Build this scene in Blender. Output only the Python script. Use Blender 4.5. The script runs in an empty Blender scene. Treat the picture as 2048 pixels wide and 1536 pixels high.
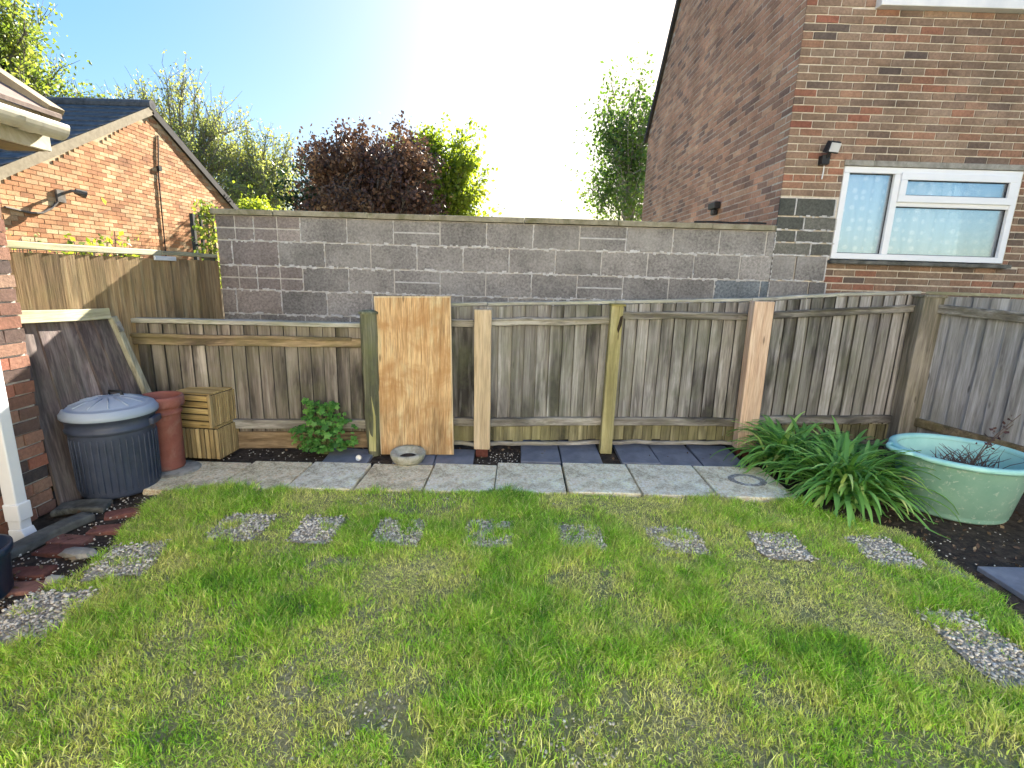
import bpy, math, random
import numpy as np
from mathutils import Vector, Matrix

random.seed(7)
RNG = np.random.RandomState(11)
S = bpy.context.scene
COL = S.collection

# ---------------------------------------------------------------- camera
PITCH, ROLL, CAM_H = math.radians(12.4), 0.03, 1.5
cp, sp, cr, sr = math.cos(PITCH), math.sin(PITCH), math.cos(ROLL), math.sin(ROLL)
right = Vector((cr, sr * sp, sr * cp))
up = Vector((-sr, cr * sp, cr * cp))
fwd = Vector((0, cp, -sp))
cam = bpy.data.cameras.new('camera')
cam.sensor_width = 36.0
cam.lens = 994.0 / 2048.0 * 36.0
cam.clip_start, cam.clip_end = 0.05, 2000
camo = bpy.data.objects.new('camera', cam)
COL.objects.link(camo)
mw = Matrix.Identity(4)
for i in range(3):
    mw[i][0], mw[i][1], mw[i][2] = right[i], up[i], -fwd[i]
mw[2][3] = CAM_H
camo.matrix_world = mw
S.camera = camo

# ---------------------------------------------------------------- sky, sun, exposure
SKY_GAMMA, SKY_SAT = 0.5, 1.35
SUN_D = Vector((0.24, 1.0, 0.525)).normalized()          # towards the sun
SUN_EL = math.asin(SUN_D.z)
SUN_AZ = math.atan2(SUN_D.x, SUN_D.y)                   # clockwise from +y
world = bpy.data.worlds.new('World')
S.world = world
world.use_nodes = True
wt = world.node_tree
for n in list(wt.nodes):
    wt.nodes.remove(n)
sky = wt.nodes.new('ShaderNodeTexSky')
sky.sky_type = 'NISHITA'
sky.sun_disc = False
sky.sun_elevation = SUN_EL
sky.sun_rotation = SUN_AZ
sky.air_density = 1.0
sky.dust_density = 1.0
sky.ozone_density = 1.6
bg = wt.nodes.new('ShaderNodeBackground')
bg.inputs['Strength'].default_value = 0.077
wo = wt.nodes.new('ShaderNodeOutputWorld')
# the sky as a phone exposes it: its range of brightness compressed, its blue kept
lum = wt.nodes.new('ShaderNodeRGBToBW')
wt.links.new(sky.outputs[0], lum.inputs[0])
pw_ = wt.nodes.new('ShaderNodeMath')
pw_.operation = 'POWER'
pw_.inputs[1].default_value = SKY_GAMMA - 1.0
wt.links.new(lum.outputs[0], pw_.inputs[0])
vm = wt.nodes.new('ShaderNodeVectorMath')
vm.operation = 'SCALE'
wt.links.new(sky.outputs[0], vm.inputs[0])
wt.links.new(pw_.outputs[0], vm.inputs['Scale'])
hs = wt.nodes.new('ShaderNodeHueSaturation')
hs.inputs['Saturation'].default_value = SKY_SAT
wt.links.new(vm.outputs[0], hs.inputs['Color'])
wt.links.new(hs.outputs[0], bg.inputs['Color'])
wt.links.new(bg.outputs[0], wo.inputs['Surface'])
sun = bpy.data.lights.new('sun', 'SUN')
sun.energy = 4.8
sun.angle = math.radians(0.5)
sun.color = (1.0, 0.93, 0.82)
suno = bpy.data.objects.new('sun', sun)
COL.objects.link(suno)
suno.rotation_euler = (-SUN_D).to_track_quat('-Z', 'Y').to_euler()
suno.location = (4, 12, 12)
S.view_settings.view_transform = 'Standard'
S.view_settings.look = 'None'
S.view_settings.exposure = 2.6
S.view_settings.gamma = 1.0
S.render.engine = 'CYCLES'


# ---------------------------------------------------------------- small helpers
class NT:
    """thin wrapper round a material's node tree"""
    def __init__(self, name):
        self.m = bpy.data.materials.new(name)
        self.m.use_nodes = True
        self.t = self.m.node_tree
        self.b = self.t.nodes['Principled BSDF']
        self.out = self.t.nodes['Material Output']

    def n(self, kind, ins=None, **props):
        nd = self.t.nodes.new('ShaderNode' + kind)
        for k, v in props.items():
            setattr(nd, k, v)
        for k, v in (ins or {}).items():
            self.put(nd.inputs[k], v)
        return nd

    def put(self, sock, v):
        if isinstance(v, bpy.types.NodeSocket):
            self.t.links.new(v, sock)
        elif isinstance(v, bpy.types.Node):
            self.t.links.new(v.outputs[0], sock)
        else:
            if sock.type == 'RGBA' and hasattr(v, '__len__') and len(v) == 3:
                v = (*v, 1)
            sock.default_value = v

    def ramp(self, fac, stops, interp='LINEAR'):
        r = self.t.nodes.new('ShaderNodeValToRGB')
        r.color_ramp.interpolation = interp
        el = r.color_ramp.elements
        while len(el) < len(stops):
            el.new(0.5)
        for e, (p, c) in zip(el, stops):
            e.position = p
            e.color = (*c, 1) if hasattr(c, '__len__') else (c, c, c, 1)
        self.put(r.inputs[0], fac)
        return r.outputs[0]

    def mix(self, f, a, b, mode='MIX'):
        m = self.t.nodes.new('ShaderNodeMix')
        m.data_type = 'RGBA'
        m.blend_type = mode
        self.put(m.inputs[0], f)
        self.put(m.inputs[6], a)
        self.put(m.inputs[7], b)
        return m.outputs[2]

    def math(self, op, a, b=0.0):
        m = self.t.nodes.new('ShaderNodeMath')
        m.operation = op
        self.put(m.inputs[0], a)
        self.put(m.inputs[1], b)
        return m.outputs[0]

    def noise(self, vec, scale, detail=4, rough=0.55, dist=0.0):
        n = self.n('TexNoise', {'Scale': scale, 'Detail': detail, 'Roughness': rough, 'Distortion': dist})
        if vec is not None:
            self.put(n.inputs['Vector'], vec)
        return n.outputs[0]

    def obj(self):
        return self.n('TexCoord').outputs['Object']

    def attr(self, name='tint'):
        return self.n('Attribute', attribute_name=name).outputs['Fac']

    def mapping(self, vec, scale=(1, 1, 1)):
        return self.n('Mapping', {'Vector': vec, 'Scale': scale}).outputs[0]

    def bump(self, h, strength=0.4, dist=0.004):
        b = self.n('Bump', {'Strength': strength, 'Distance': dist, 'Height': h})
        self.t.links.new(b.outputs[0], self.b.inputs['Normal'])

    def done(self, col, rough=0.85, spec=0.3):
        self.put(self.b.inputs['Base Color'], col)
        self.put(self.b.inputs['Roughness'], rough)
        self.b.inputs['Specular IOR Level'].default_value = spec
        return self.m


def wood(name, dark, mid, light, axis='z', algae=None, amt=0.0, rough=0.85, vari=0.35, streak=0.5, fine=0.3, mould=0.0, stain=None, stainamt=0.0):
    t = NT(name)
    tint = t.attr()
    off = t.n('CombineXYZ', {0: t.math('MULTIPLY', tint, 17.0), 1: t.math('MULTIPLY', tint, 29.0), 2: t.math('MULTIPLY', tint, 41.0)})
    vec = t.n('VectorMath', {0: t.obj(), 1: off.outputs[0]}, operation='ADD').outputs[0]
    a, l = 26.0, 1.3
    sc = {'x': (l, a, a), 'y': (a, l, a), 'z': (a, a, l)}[axis]
    g = t.noise(t.mapping(vec, sc), 1.0, 6, 0.62, 0.6)
    sc2 = tuple(v * 4.0 for v in sc)
    g2 = t.noise(t.mapping(vec, sc2), 1.0, 4, 0.6)
    col = t.ramp(g, [(0.28, dark), (0.5, mid), (0.72, light)])
    col = t.mix(fine, col, t.ramp(g2, [(0.3, 0.12), (0.62, 0.9)]), 'OVERLAY')
    sc3 = {'x': (0.9, 6, 6), 'y': (6, 0.9, 6), 'z': (6, 6, 0.9)}[axis]
    st = t.noise(t.mapping(vec, sc3), 1.0, 5, 0.6, 0.4)
    col = t.mix(t.math('MULTIPLY', t.ramp(st, [(0.46, 0.0), (0.64, 1.0)]), streak), col, tuple(v * 0.3 for v in dark))
    if mould:
        sc4 = {'x': (0.7, 2.2, 2.2), 'y': (2.2, 0.7, 2.2), 'z': (3.0, 3.0, 0.8)}[axis]
        mo = t.math('ADD', t.math('MULTIPLY', t.noise(t.mapping(t.obj(), sc4), 1.0, 4, 0.6, 0.3), 0.62), t.math('MULTIPLY', st, 0.38))
        col = t.mix(t.math('MULTIPLY', t.ramp(mo, [(0.5, 0.0), (0.62, 1.0)]), mould), col, (0.035, 0.032, 0.03))
        pale = t.noise(t.mapping(vec, sc3), 1.7, 5, 0.6, 0.4)
        col = t.mix(t.math('MULTIPLY', t.ramp(pale, [(0.55, 0.0), (0.7, 1.0)]), 0.5), col, tuple(min(0.6, v * 1.35) for v in light))
    # knots
    vk = t.n('TexVoronoi', {'Vector': t.mapping(vec, {'x': (2.2, 9, 9), 'y': (9, 2.2, 9), 'z': (9, 9, 2.2)}[axis]), 'Scale': 1.0})
    col = t.mix(t.ramp(vk.outputs['Distance'], [(0.05, 0.85), (0.1, 0.0)]), col, tuple(v * 0.35 for v in mid))
    v = t.math('ADD', t.math('MULTIPLY', t.n('TexWhiteNoise', {'W': t.math('MULTIPLY', tint, 91.0)}, noise_dimensions='1D').outputs['Value'], vari), 1.0 - vari / 2)
    col = t.mix(1.0, col, t.n('CombineColor', {0: v, 1: v, 2: v}).outputs[0], 'MULTIPLY')
    if stain is not None:
        sn = t.noise(t.obj(), 3.2, 5, 0.65, 0.5)
        col = t.mix(t.math('MULTIPLY', t.ramp(sn, [(0.46, 0.0), (0.62, 1.0)]), stainamt), col, stain)
    if algae is not None:
        an = t.noise(t.obj(), 2.6, 6, 0.7, 0.3)
        col = t.mix(t.math('MULTIPLY', t.ramp(an, [(0.44, 0.0), (0.66, 1.0)]), amt), col, algae)
    col = t.mix(t.math('MULTIPLY', t.math('LESS_THAN', tint, 0.0), 0.75), col, (0.03, 0.028, 0.024))  # negative tint: edge face painted dark as the shaded gap between boards
    t.bump(t.math('ADD', g, t.math('MULTIPLY', g2, 0.5)), 0.55, 0.004)
    return t.done(col, rough, 0.25)


def brickmat(name, stops, rough=0.9, blot=(0.75, 1.2), speck=0.35, stain=None, stainamt=0.0):
    t = NT(name)
    tint = t.attr()
    col = t.ramp(tint, stops)
    o = t.obj()
    n1 = t.noise(o, 45, 5, 0.7)
    n2 = t.noise(o, 2.2, 4, 0.6)
    col = t.mix(speck, col, t.ramp(n1, [(0.3, 0.1), (0.7, 0.9)]), 'OVERLAY')
    col = t.mix(1.0, col, t.ramp(n2, [(0.35, blot[0]), (0.65, blot[1])]), 'MULTIPLY')
    if stain is not None:
        n3 = t.noise(o, 1.5, 6, 0.65, 0.4)
        col = t.mix(t.math('MULTIPLY', t.ramp(n3, [(0.5, 0.0), (0.66, 1.0)]), stainamt), col, stain)
    t.bump(n1, 0.5, 0.006)
    return t.done(col, rough, 0.2)


def rough_mat(name, c1, c2, scale=12, rough=0.9, bump=0.4, bdist=0.004, c3=None, s3=3.0, spec=0.3, lo=0.35, hi=0.65, lim=(0.5, 0.65)):
    t = NT(name)
    o = t.obj()
    n = t.noise(o, scale, 6, 0.65)
    col = t.ramp(n, [(lo, c1), (hi, c2)])
    if c3 is not None:
        col = t.mix(t.ramp(t.noise(o, s3, 6, 0.7, 0.5), [(lim[0], 0.0), (lim[1], 1.0)]), col, c3)
    if bump:
        t.bump(t.noise(o, scale * 4, 4, 0.6), bump, bdist)
    return t.done(col, rough, spec)


def leafmat(name, stops, trans=0.35, rough=0.55, tcol=None):
    t = NT(name)
    col = t.ramp(t.attr(), stops)
    t.done(col, rough, 0.35)
    tr = t.n('BsdfTranslucent', {'Color': t.mix(1.0, col, tcol or (1.3, 1.3, 0.7), 'MULTIPLY')})
    mx = t.n('MixShader', {0: trans, 1: t.b.outputs[0], 2: tr.outputs[0]})
    t.t.links.new(mx.outputs[0], t.out.inputs['Surface'])
    return t.m


class MB:
    """collects geometry, builds ONE mesh object"""
    def __init__(self):
        self.v, self.f, self.t = [], [], []

    def add(self, vs, fs, tint=None):
        b = len(self.v)
        tt = random.random() if tint is None else tint
        self.v.extend([tuple(x) for x in vs])
        for q in fs:
            self.f.append(tuple(b + i for i in q))
            self.t.append(tt)
        return self

    def box(self, c, s, rot=None, tint=None, taper=None):
        hx, hy, hz = s[0] / 2, s[1] / 2, s[2] / 2
        vs = [Vector((x, y, z)) for z in (-hz, hz) for x, y in ((-hx, -hy), (hx, -hy), (hx, hy), (-hx, hy))]
        if taper:
            for w in vs[4:]:
                w.x *= taper
                w.y *= taper
        if rot is not None:
            vs = [rot @ w for w in vs]
        c = Vector(c)
        return self.add([w + c for w in vs], [(3, 2, 1, 0), (4, 5, 6, 7), (0, 1, 5, 4), (1, 2, 6, 5), (2, 3, 7, 6), (3, 0, 4, 7)], tint)

    def bar(self, p0, p1, w, h, upv=(0, 0, 1), tint=None, seg=1, wob=0.0):
        """rectangular bar along p0-p1; w across, h along upv"""
        p0, p1, upv = Vector(p0), Vector(p1), Vector(upv)
        d = (p1 - p0).normalized()
        sd = d.cross(upv).normalized()
        u = sd.cross(d).normalized()
        vs, fs = [], []
        for k in range(seg + 1):
            p = p0.lerp(p1, k / seg) + u * random.uniform(-wob, wob) + sd * random.uniform(-wob, wob)
            for a, b in ((-1, -1), (1, -1), (1, 1), (-1, 1)):
                vs.append(p + sd * (a * w / 2) + u * (b * h / 2))
        for k in range(seg):
            o = 4 * k
            for i in range(4):
                j = (i + 1) % 4
                fs.append((o + i, o + j, o + 4 + j, o + 4 + i))
        fs.append((3, 2, 1, 0))
        o = 4 * seg
        fs.append((o, o + 1, o + 2, o + 3))
        return self.add(vs, fs, tint)

    def tube(self, pts, rad, n=6, tint=None, cap=True):
        pts = [Vector(p) for p in pts]
        if not hasattr(rad, '__len__'):
            rad = [rad] * len(pts)
        vs, fs = [], []
        ref = Vector((0.31, 0.2, 0.93))
        for k, p in enumerate(pts):
            d = (pts[min(k + 1, len(pts) - 1)] - pts[max(k - 1, 0)])
            if d.length < 1e-9:
                d = Vector((0, 0, 1))
            d.normalize()
            r0 = ref if abs(d.dot(ref)) < 0.95 else Vector((1, 0, 0))
            a = d.cross(r0).normalized()
            b = d.cross(a)
            for i in range(n):
                th = 2 * math.pi * i / n
                vs.append(p + (a * math.cos(th) + b * math.sin(th)) * rad[k])
        for k in range(len(pts) - 1):
            for i in range(n):
                j = (i + 1) % n
                fs.append((k * n + i, k * n + j, (k + 1) * n + j, (k + 1) * n + i))
        if cap:
            fs.append(tuple(range(n - 1, -1, -1)))
            fs.append(tuple((len(pts) - 1) * n + i for i in range(n)))
        return self.add(vs, fs, tint)

    def lathe(self, prof, n=32, c=(0, 0, 0), tint=None, sx=1.0, sy=1.0, wob=0.0):
        vs, fs = [], []
        for (r, z) in prof:
            for i in range(n):
                th = 2 * math.pi * i / n
                q = 1 + random.uniform(-wob, wob)
                vs.append((c[0] + r * q * sx * math.cos(th), c[1] + r * q * sy * math.sin(th), c[2] + z))
        for k in range(len(prof) - 1):
            for i in range(n):
                j = (i + 1) % n
                fs.append((k * n + i, k * n + j, (k + 1) * n + j, (k + 1) * n + i))
        return self.add(vs, fs, tint)

    def prism(self, poly, ext, tint=None):
        """poly: list of 3D points (planar), ext: vector"""
        n = len(poly)
        e = Vector(ext)
        vs = [Vector(p) for p in poly] + [Vector(p) + e for p in poly]
        fs = [tuple(range(n - 1, -1, -1)), tuple(range(n, 2 * n))]
        for i in range(n):
            j = (i + 1) % n
            fs.append((i, j, n + j, n + i))
        return self.add(vs, fs, tint)

    def build(self, name, mat, parent=None, smooth=False, bevel=0.0, local=False, fix=False, seg=2):
        me = bpy.data.meshes.new(name)
        v = self.v
        if parent is not None and not local:
            ox, oy, oz = root_loc(parent)
            v = [(x - ox, y - oy, z - oz) for x, y, z in v]
        me.from_pydata(v, [], self.f)
        a = me.attributes.new('tint', 'FLOAT', 'FACE')
        a.data.foreach_set('value', np.array(self.t, dtype=np.float32))
        if smooth:
            me.polygons.foreach_set('use_smooth', np.ones(len(self.f), dtype=bool))
        me.materials.append(mat)
        if fix:
            import bmesh
            bm = bmesh.new()
            bm.from_mesh(me)
            bmesh.ops.recalc_face_normals(bm, faces=bm.faces)
            bm.to_mesh(me)
            bm.free()
        me.update()
        o = bpy.data.objects.new(name, me)
        COL.objects.link(o)
        if parent is not None:
            o.parent = parent
        if bevel:
            b = o.modifiers.new('bevel', 'BEVEL')
            b.width = bevel
            b.segments = seg
            b.limit_method = 'ANGLE'
            b.angle_limit = math.radians(40)
        return o


def root_loc(o):
    x = Vector((0, 0, 0))
    while o is not None:
        x = x + o.location
        o = o.parent
    return x


def tag(o, label=None, cat=None, group=None, kind=None):
    if label:
        o['label'] = label
    if cat:
        o['category'] = cat
    if group:
        o['group'] = group
    if kind:
        o['kind'] = kind
    return o


def thing(name, loc, label, cat, group=None, rz=0.0):
    o = bpy.data.objects.new(name, None)
    o.empty_display_size = 0.1
    COL.objects.link(o)
    o.location = loc
    o.rotation_euler = (0, 0, rz)
    return tag(o, label, cat, group)


def vnoise(x, y, scale, seed):
    r = np.random.RandomState(seed).rand(128, 128)
    u, v = np.asarray(x) * scale + 500.0, np.asarray(y) * scale + 500.0
    i, j = np.floor(u).astype(int), np.floor(v).astype(int)
    a, b = u - i, v - j
    a, b = a * a * (3 - 2 * a), b * b * (3 - 2 * b)
    g = lambda p, q: r[p % 128, q % 128]
    return (g(i, j) * (1 - a) + g(i + 1, j) * a) * (1 - b) + (g(i, j + 1) * (1 - a) + g(i + 1, j + 1) * a) * b


def fbm(x, y, scale, seed, octs=3):
    t, w, s = 0.0, 1.0, 0.0
    for k in range(octs):
        t = t + w * vnoise(x, y, scale * 2 ** k, seed + k)
        s += w
        w *= 0.55
    return t / s


def inside(px, py, poly):
    c = np.zeros(len(px), dtype=bool)
    n = len(poly)
    for i in range(n):
        x0, y0 = poly[i]
        x1, y1 = poly[(i + 1) % n]
        if y0 == y1:
            continue
        cond = ((y0 > py) != (y1 > py)) & (px < (x1 - x0) * (py - y0) / (y1 - y0) + x0)
        c ^= cond
    return c


def raw_mesh(name, v, faces_idx, nper, tint, mat, parent=None, patch=None):
    """fast numpy mesh: faces_idx flat list, nper = verts per face array"""
    me = bpy.data.meshes.new(name)
    v = np.asarray(v, dtype=np.float32)
    if parent is not None:
        l = root_loc(parent)
        v = v - np.array([l.x, l.y, l.z], dtype=np.float32)
    me.vertices.add(len(v))
    me.vertices.foreach_set('co', v.ravel())
    nper = np.asarray(nper, dtype=np.int32)
    me.loops.add(int(nper.sum()))
    me.loops.foreach_set('vertex_index', np.asarray(faces_idx, dtype=np.int32))
    me.polygons.add(len(nper))
    st = np.concatenate([[0], np.cumsum(nper)[:-1]]).astype(np.int32)
    me.polygons.foreach_set('loop_start', st)
    a = me.attributes.new('tint', 'FLOAT', 'FACE')
    a.data.foreach_set('value', np.asarray(tint, dtype=np.float32))
    if patch is not None:
        a = me.attributes.new('patch', 'FLOAT', 'FACE')
        a.data.foreach_set('value', np.asarray(patch, dtype=np.float32))
    me.materials.append(mat)
    me.update(calc_edges=True)
    me.validate()
    o = bpy.data.objects.new(name, me)
    COL.objects.link(o)
    if parent is not None:
        o.parent = parent
    return o


def leaf_cloud(name, pts, size, mat, parent, rs, droop=0.3, long=1.6, tints=None):
    """many folded leaf diamonds at pts"""
    n = len(pts)
    d = rs.normal(size=(n, 3))
    d[:, 2] -= droop
    d /= np.linalg.norm(d, axis=1)[:, None]
    q = rs.normal(size=(n, 3))
    s = np.cross(d, q)
    s /= np.linalg.norm(s, axis=1)[:, None]
    nn = np.cross(d, s)
    sz = size * rs.uniform(0.6, 1.35, n)[:, None]
    w = sz * 0.5
    p0 = pts
    p1 = pts + d * sz * long * 0.5 + s * w + nn * w * 0.35
    p2 = pts + d * sz * long
    p3 = pts + d * sz * long * 0.5 - s * w + nn * w * 0.35
    v = np.stack([p0, p1, p2, p3], 1).reshape(-1, 3)
    b = np.arange(n)[:, None] * 4
    f = np.concatenate([b + np.array([[0, 1, 2]]), b + np.array([[0, 2, 3]])], 1).reshape(-1)
    if tints is None:
        tints = rs.rand(n)
    return raw_mesh(name, v, f, np.full(2 * n, 3), np.repeat(tints, 2), mat, parent)


# ---------------------------------------------------------------- materials
ALG = (0.13, 0.14, 0.05)
m_board = wood('fence_board_grey', (0.131, 0.119, 0.108), (0.260, 0.244, 0.223), (0.402, 0.391, 0.370), 'z', (0.171, 0.188, 0.102), 0.35, vari=0.62, streak=0.5, mould=0.90)
m_board_low = wood('fence_board_brown', (0.117, 0.098, 0.082), (0.233, 0.201, 0.172), (0.360, 0.330, 0.288), 'z', (0.170, 0.172, 0.082), 0.4, vari=0.62, streak=0.6, mould=0.90)
m_board_grey = wood('fence_board_silver', (0.200, 0.197, 0.193), (0.353, 0.349, 0.345), (0.505, 0.513, 0.522), 'z', (0.235, 0.236, 0.138), 0.2, vari=0.62, streak=0.3, mould=0.55)
m_board_tall = wood('fence_board_tan', (0.194, 0.120, 0.060), (0.330, 0.220, 0.110), (0.446, 0.330, 0.180), 'z', (0.213, 0.200, 0.060), 0.25, vari=0.62, streak=0.4, mould=0.30)
m_rail = wood('fence_rail_grey', (0.140, 0.121, 0.100), (0.269, 0.247, 0.211), (0.419, 0.399, 0.356), 'x', (0.170, 0.168, 0.078), 0.35, vari=0.3, streak=0.6, mould=0.80)
m_rail_y = wood('fence_rail_grey_side', (0.140, 0.121, 0.100), (0.269, 0.247, 0.211), (0.419, 0.399, 0.356), 'y', (0.170, 0.168, 0.078), 0.3, vari=0.3, streak=0.5, mould=0.50)
m_rail_brown = wood('fence_rail_brown', (0.110, 0.083, 0.050), (0.242, 0.176, 0.110), (0.396, 0.297, 0.187), 'x', (0.176, 0.165, 0.055), 0.5, vari=0.3, streak=0.7, mould=0.60)
m_cap = wood('fence_capping', (0.24, 0.23, 0.19), (0.38, 0.37, 0.32), (0.52, 0.51, 0.45), 'x', (0.26, 0.27, 0.14), 0.5, vari=0.2, streak=0.3)
m_cap_y = wood('fence_capping_side', (0.28, 0.25, 0.17), (0.40, 0.37, 0.25), (0.52, 0.48, 0.34), 'y', (0.30, 0.30, 0.12), 0.5, vari=0.2, streak=0.25)
m_moss_end = wood('board_end_mossy', (0.090, 0.080, 0.045), (0.200, 0.180, 0.100), (0.320, 0.290, 0.170), 'z', (0.220, 0.210, 0.080), 0.5, vari=0.6, streak=0.5, mould=0.50)
m_gravel_board = wood('gravel_board_mossy', (0.12, 0.09, 0.035), (0.26, 0.22, 0.08), (0.40, 0.35, 0.14), 'x', (0.25, 0.25, 0.06), 0.6, vari=0.3, streak=0.5)
m_gravel_board2 = wood('gravel_board_orange', (0.11, 0.075, 0.04), (0.23, 0.16, 0.09), (0.35, 0.26, 0.16), 'x', None, 0, vari=0.3, streak=0.5)
m_post_moss = wood('post_mossy', (0.07, 0.075, 0.05), (0.15, 0.155, 0.10), (0.28, 0.27, 0.19), 'z', (0.16, 0.18, 0.07), 0.6, vari=0.1, streak=0.5)
m_post_split = wood('post_split_pale', (0.26, 0.24, 0.09), (0.40, 0.38, 0.16), (0.52, 0.5, 0.26), 'z', None, 0, vari=0.1, streak=0.2)
m_post_new = wood('post_new_tan', (0.36, 0.27, 0.16), (0.47, 0.37, 0.24), (0.56, 0.46, 0.32), 'z', None, 0, vari=0.1, streak=0.12)
m_post_pink = wood('post_new_pink', (0.44, 0.29, 0.19), (0.56, 0.40, 0.28), (0.64, 0.49, 0.36), 'z', None, 0, vari=0.1, streak=0.1)
m_post_yel = wood('post_yellowed', (0.22, 0.19, 0.08), (0.36, 0.32, 0.15), (0.48, 0.44, 0.25), 'z', (0.2, 0.2, 0.07), 0.5, vari=0.1, streak=0.4)
m_post_dark = wood('post_weathered', (0.090, 0.081, 0.065), (0.180, 0.162, 0.130), (0.298, 0.271, 0.224), 'z', (0.180, 0.180, 0.070), 0.3, vari=0.1, streak=0.6, mould=0.60)
m_gate = wood('gate_board_dark', (0.061, 0.048, 0.045), (0.153, 0.113, 0.103), (0.293, 0.239, 0.208), 'z', (0.134, 0.139, 0.101), 0.3, vari=0.9, streak=0.6, mould=0.40)
m_gate_strip = wood('gate_batten', (0.24, 0.22, 0.15), (0.38, 0.36, 0.26), (0.5, 0.48, 0.36), 'z', None, 0, vari=0.1, streak=0.4)
m_ply = wood('plywood_face', (0.34, 0.205, 0.09), (0.52, 0.345, 0.175), (0.66, 0.495, 0.285), 'z', None, 0, vari=0.05, streak=0.4, fine=0.5, stain=(0.40, 0.21, 0.08), stainamt=0.7, mould=0.25)
m_ply_edge = wood('plywood_edge', (0.4, 0.3, 0.18), (0.55, 0.44, 0.28), (0.66, 0.55, 0.38), 'z', None, 0, vari=0.05, streak=0.2)
m_deck_z = wood('decking_rib_upright', (0.200, 0.138, 0.060), (0.360, 0.266, 0.125), (0.500, 0.389, 0.210), 'z', None, 0, vari=0.4, streak=0.4)
m_deck_x = wood('decking_rib_level', (0.234, 0.153, 0.054), (0.405, 0.288, 0.117), (0.522, 0.405, 0.189), 'x', None, 0, vari=0.35, streak=0.3)
m_darkgap = rough_mat('dark_timber', (0.02, 0.015, 0.01), (0.05, 0.035, 0.02), 20)
m_foot = rough_mat('rust_brown_metal', (0.07, 0.018, 0.012), (0.13, 0.04, 0.028), 30, 0.7)

BR_HOUSE = [(0.0, (0.115, 0.090, 0.077)), (0.07, (0.162, 0.117, 0.090)), (0.25, (0.220, 0.149, 0.103)), (0.5, (0.258, 0.176, 0.121)), (0.68, (0.268, 0.194, 0.140)), (0.82, (0.287, 0.167, 0.108)), (0.93, (0.277, 0.126, 0.081)), (1.0, (0.268, 0.100, 0.067))]
BR_SIDE = [(0.0, (0.233, 0.147, 0.112)), (0.12, (0.316, 0.188, 0.129)), (0.4, (0.450, 0.252, 0.159)), (0.7, (0.516, 0.279, 0.175)), (0.88, (0.550, 0.321, 0.200)), (1.0, (0.566, 0.349, 0.223))]
BR_GABLE = [(0.0, (0.330, 0.150, 0.069)), (0.3, (0.462, 0.219, 0.098)), (0.6, (0.528, 0.289, 0.139)), (0.85, (0.550, 0.347, 0.185)), (1.0, (0.572, 0.416, 0.231))]
BR_NEAR = [(0.0, (0.08, 0.065, 0.06)), (0.25, (0.17, 0.10, 0.075)), (0.5, (0.28, 0.13, 0.085)), (0.75, (0.30, 0.19, 0.13)), (1.0, (0.36, 0.14, 0.09))]
BLK = [(0.0, (0.195, 0.185, 0.17)), (0.4, (0.23, 0.217, 0.20)), (0.75, (0.255, 0.24, 0.22)), (1.0, (0.285, 0.265, 0.24))]
m_brick_front = brickmat('house_brick_front', BR_HOUSE, stain=(0.13, 0.11, 0.07), stainamt=0.25)
m_brick_side = brickmat('house_brick_side', BR_SIDE)
m_brick_gable = brickmat('gable_brick', BR_GABLE)
m_brick_near = brickmat('near_house_brick', BR_NEAR)
m_mortar_pale = rough_mat('mortar_pale', (0.50, 0.45, 0.37), (0.70, 0.64, 0.54), 25)
m_mortar_side = rough_mat('mortar_side', (0.432, 0.336, 0.264), (0.600, 0.492, 0.396), 25)
m_mortar_grey = rough_mat('mortar_grey', (0.38, 0.355, 0.32), (0.58, 0.55, 0.50), 25)
m_mortar_tan = rough_mat('mortar_tan', (0.40, 0.29, 0.17), (0.52, 0.40, 0.26), 25)
m_block = brickmat('concrete_block', BLK, speck=0.6, blot=(0.75, 1.2), stain=(0.42, 0.40, 0.36), stainamt=0.45)
m_block_purple = brickmat('purplish_block', [(0.0, (0.195, 0.168, 0.155)), (0.5, (0.235, 0.203, 0.185)), (1.0, (0.28, 0.245, 0.22))], speck=0.5)
m_block_dark = brickmat('dark_quoin_block', [(0.0, (0.07, 0.075, 0.065)), (0.5, (0.11, 0.11, 0.095)), (1.0, (0.17, 0.165, 0.14))], speck=0.5)
m_smear = rough_mat('mortar_smear', (0.408, 0.395, 0.374), (0.646, 0.637, 0.612), 18)
m_block_damp = brickmat('damp_bluish_block', [(0.0, (0.12, 0.14, 0.148)), (0.5, (0.16, 0.18, 0.187)), (1.0, (0.20, 0.215, 0.22))], speck=0.6)
m_cope = rough_mat('coping_stone', (0.20, 0.18, 0.12), (0.36, 0.33, 0.24), 9, c3=(0.16, 0.15, 0.08), s3=5)
m_upvc = rough_mat('white_upvc', (0.76, 0.78, 0.80), (0.82, 0.83, 0.84), 3, 0.35, 0)
m_upvc2 = rough_mat('white_upvc_dull', (0.66, 0.67, 0.68), (0.78, 0.78, 0.77), 5, 0.45, 0)
m_gasket = rough_mat('black_gasket', (0.015, 0.016, 0.02), (0.03, 0.03, 0.035), 9, 0.5, 0)
m_black = rough_mat('black_plastic', (0.012, 0.012, 0.013), (0.025, 0.025, 0.026), 9, 0.45, 0)
m_gutter = rough_mat('beige_gutter', (0.50, 0.46, 0.36), (0.62, 0.58, 0.47), 6, 0.4, 0.1, c3=(0.40, 0.35, 0.24), s3=4)
m_fascia = rough_mat('brown_soffit', (0.16, 0.12, 0.06), (0.24, 0.18, 0.09), 8, 0.7, 0.2)
m_tile_pink = rough_mat('roof_tile_pinkish', (0.144, 0.102, 0.084), (0.216, 0.162, 0.132), 14)
m_tile_dark = rough_mat('roof_tile_slate', (0.074, 0.072, 0.074), (0.165, 0.158, 0.155), 7, 0.95, 0.5, spec=0.08)
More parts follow.
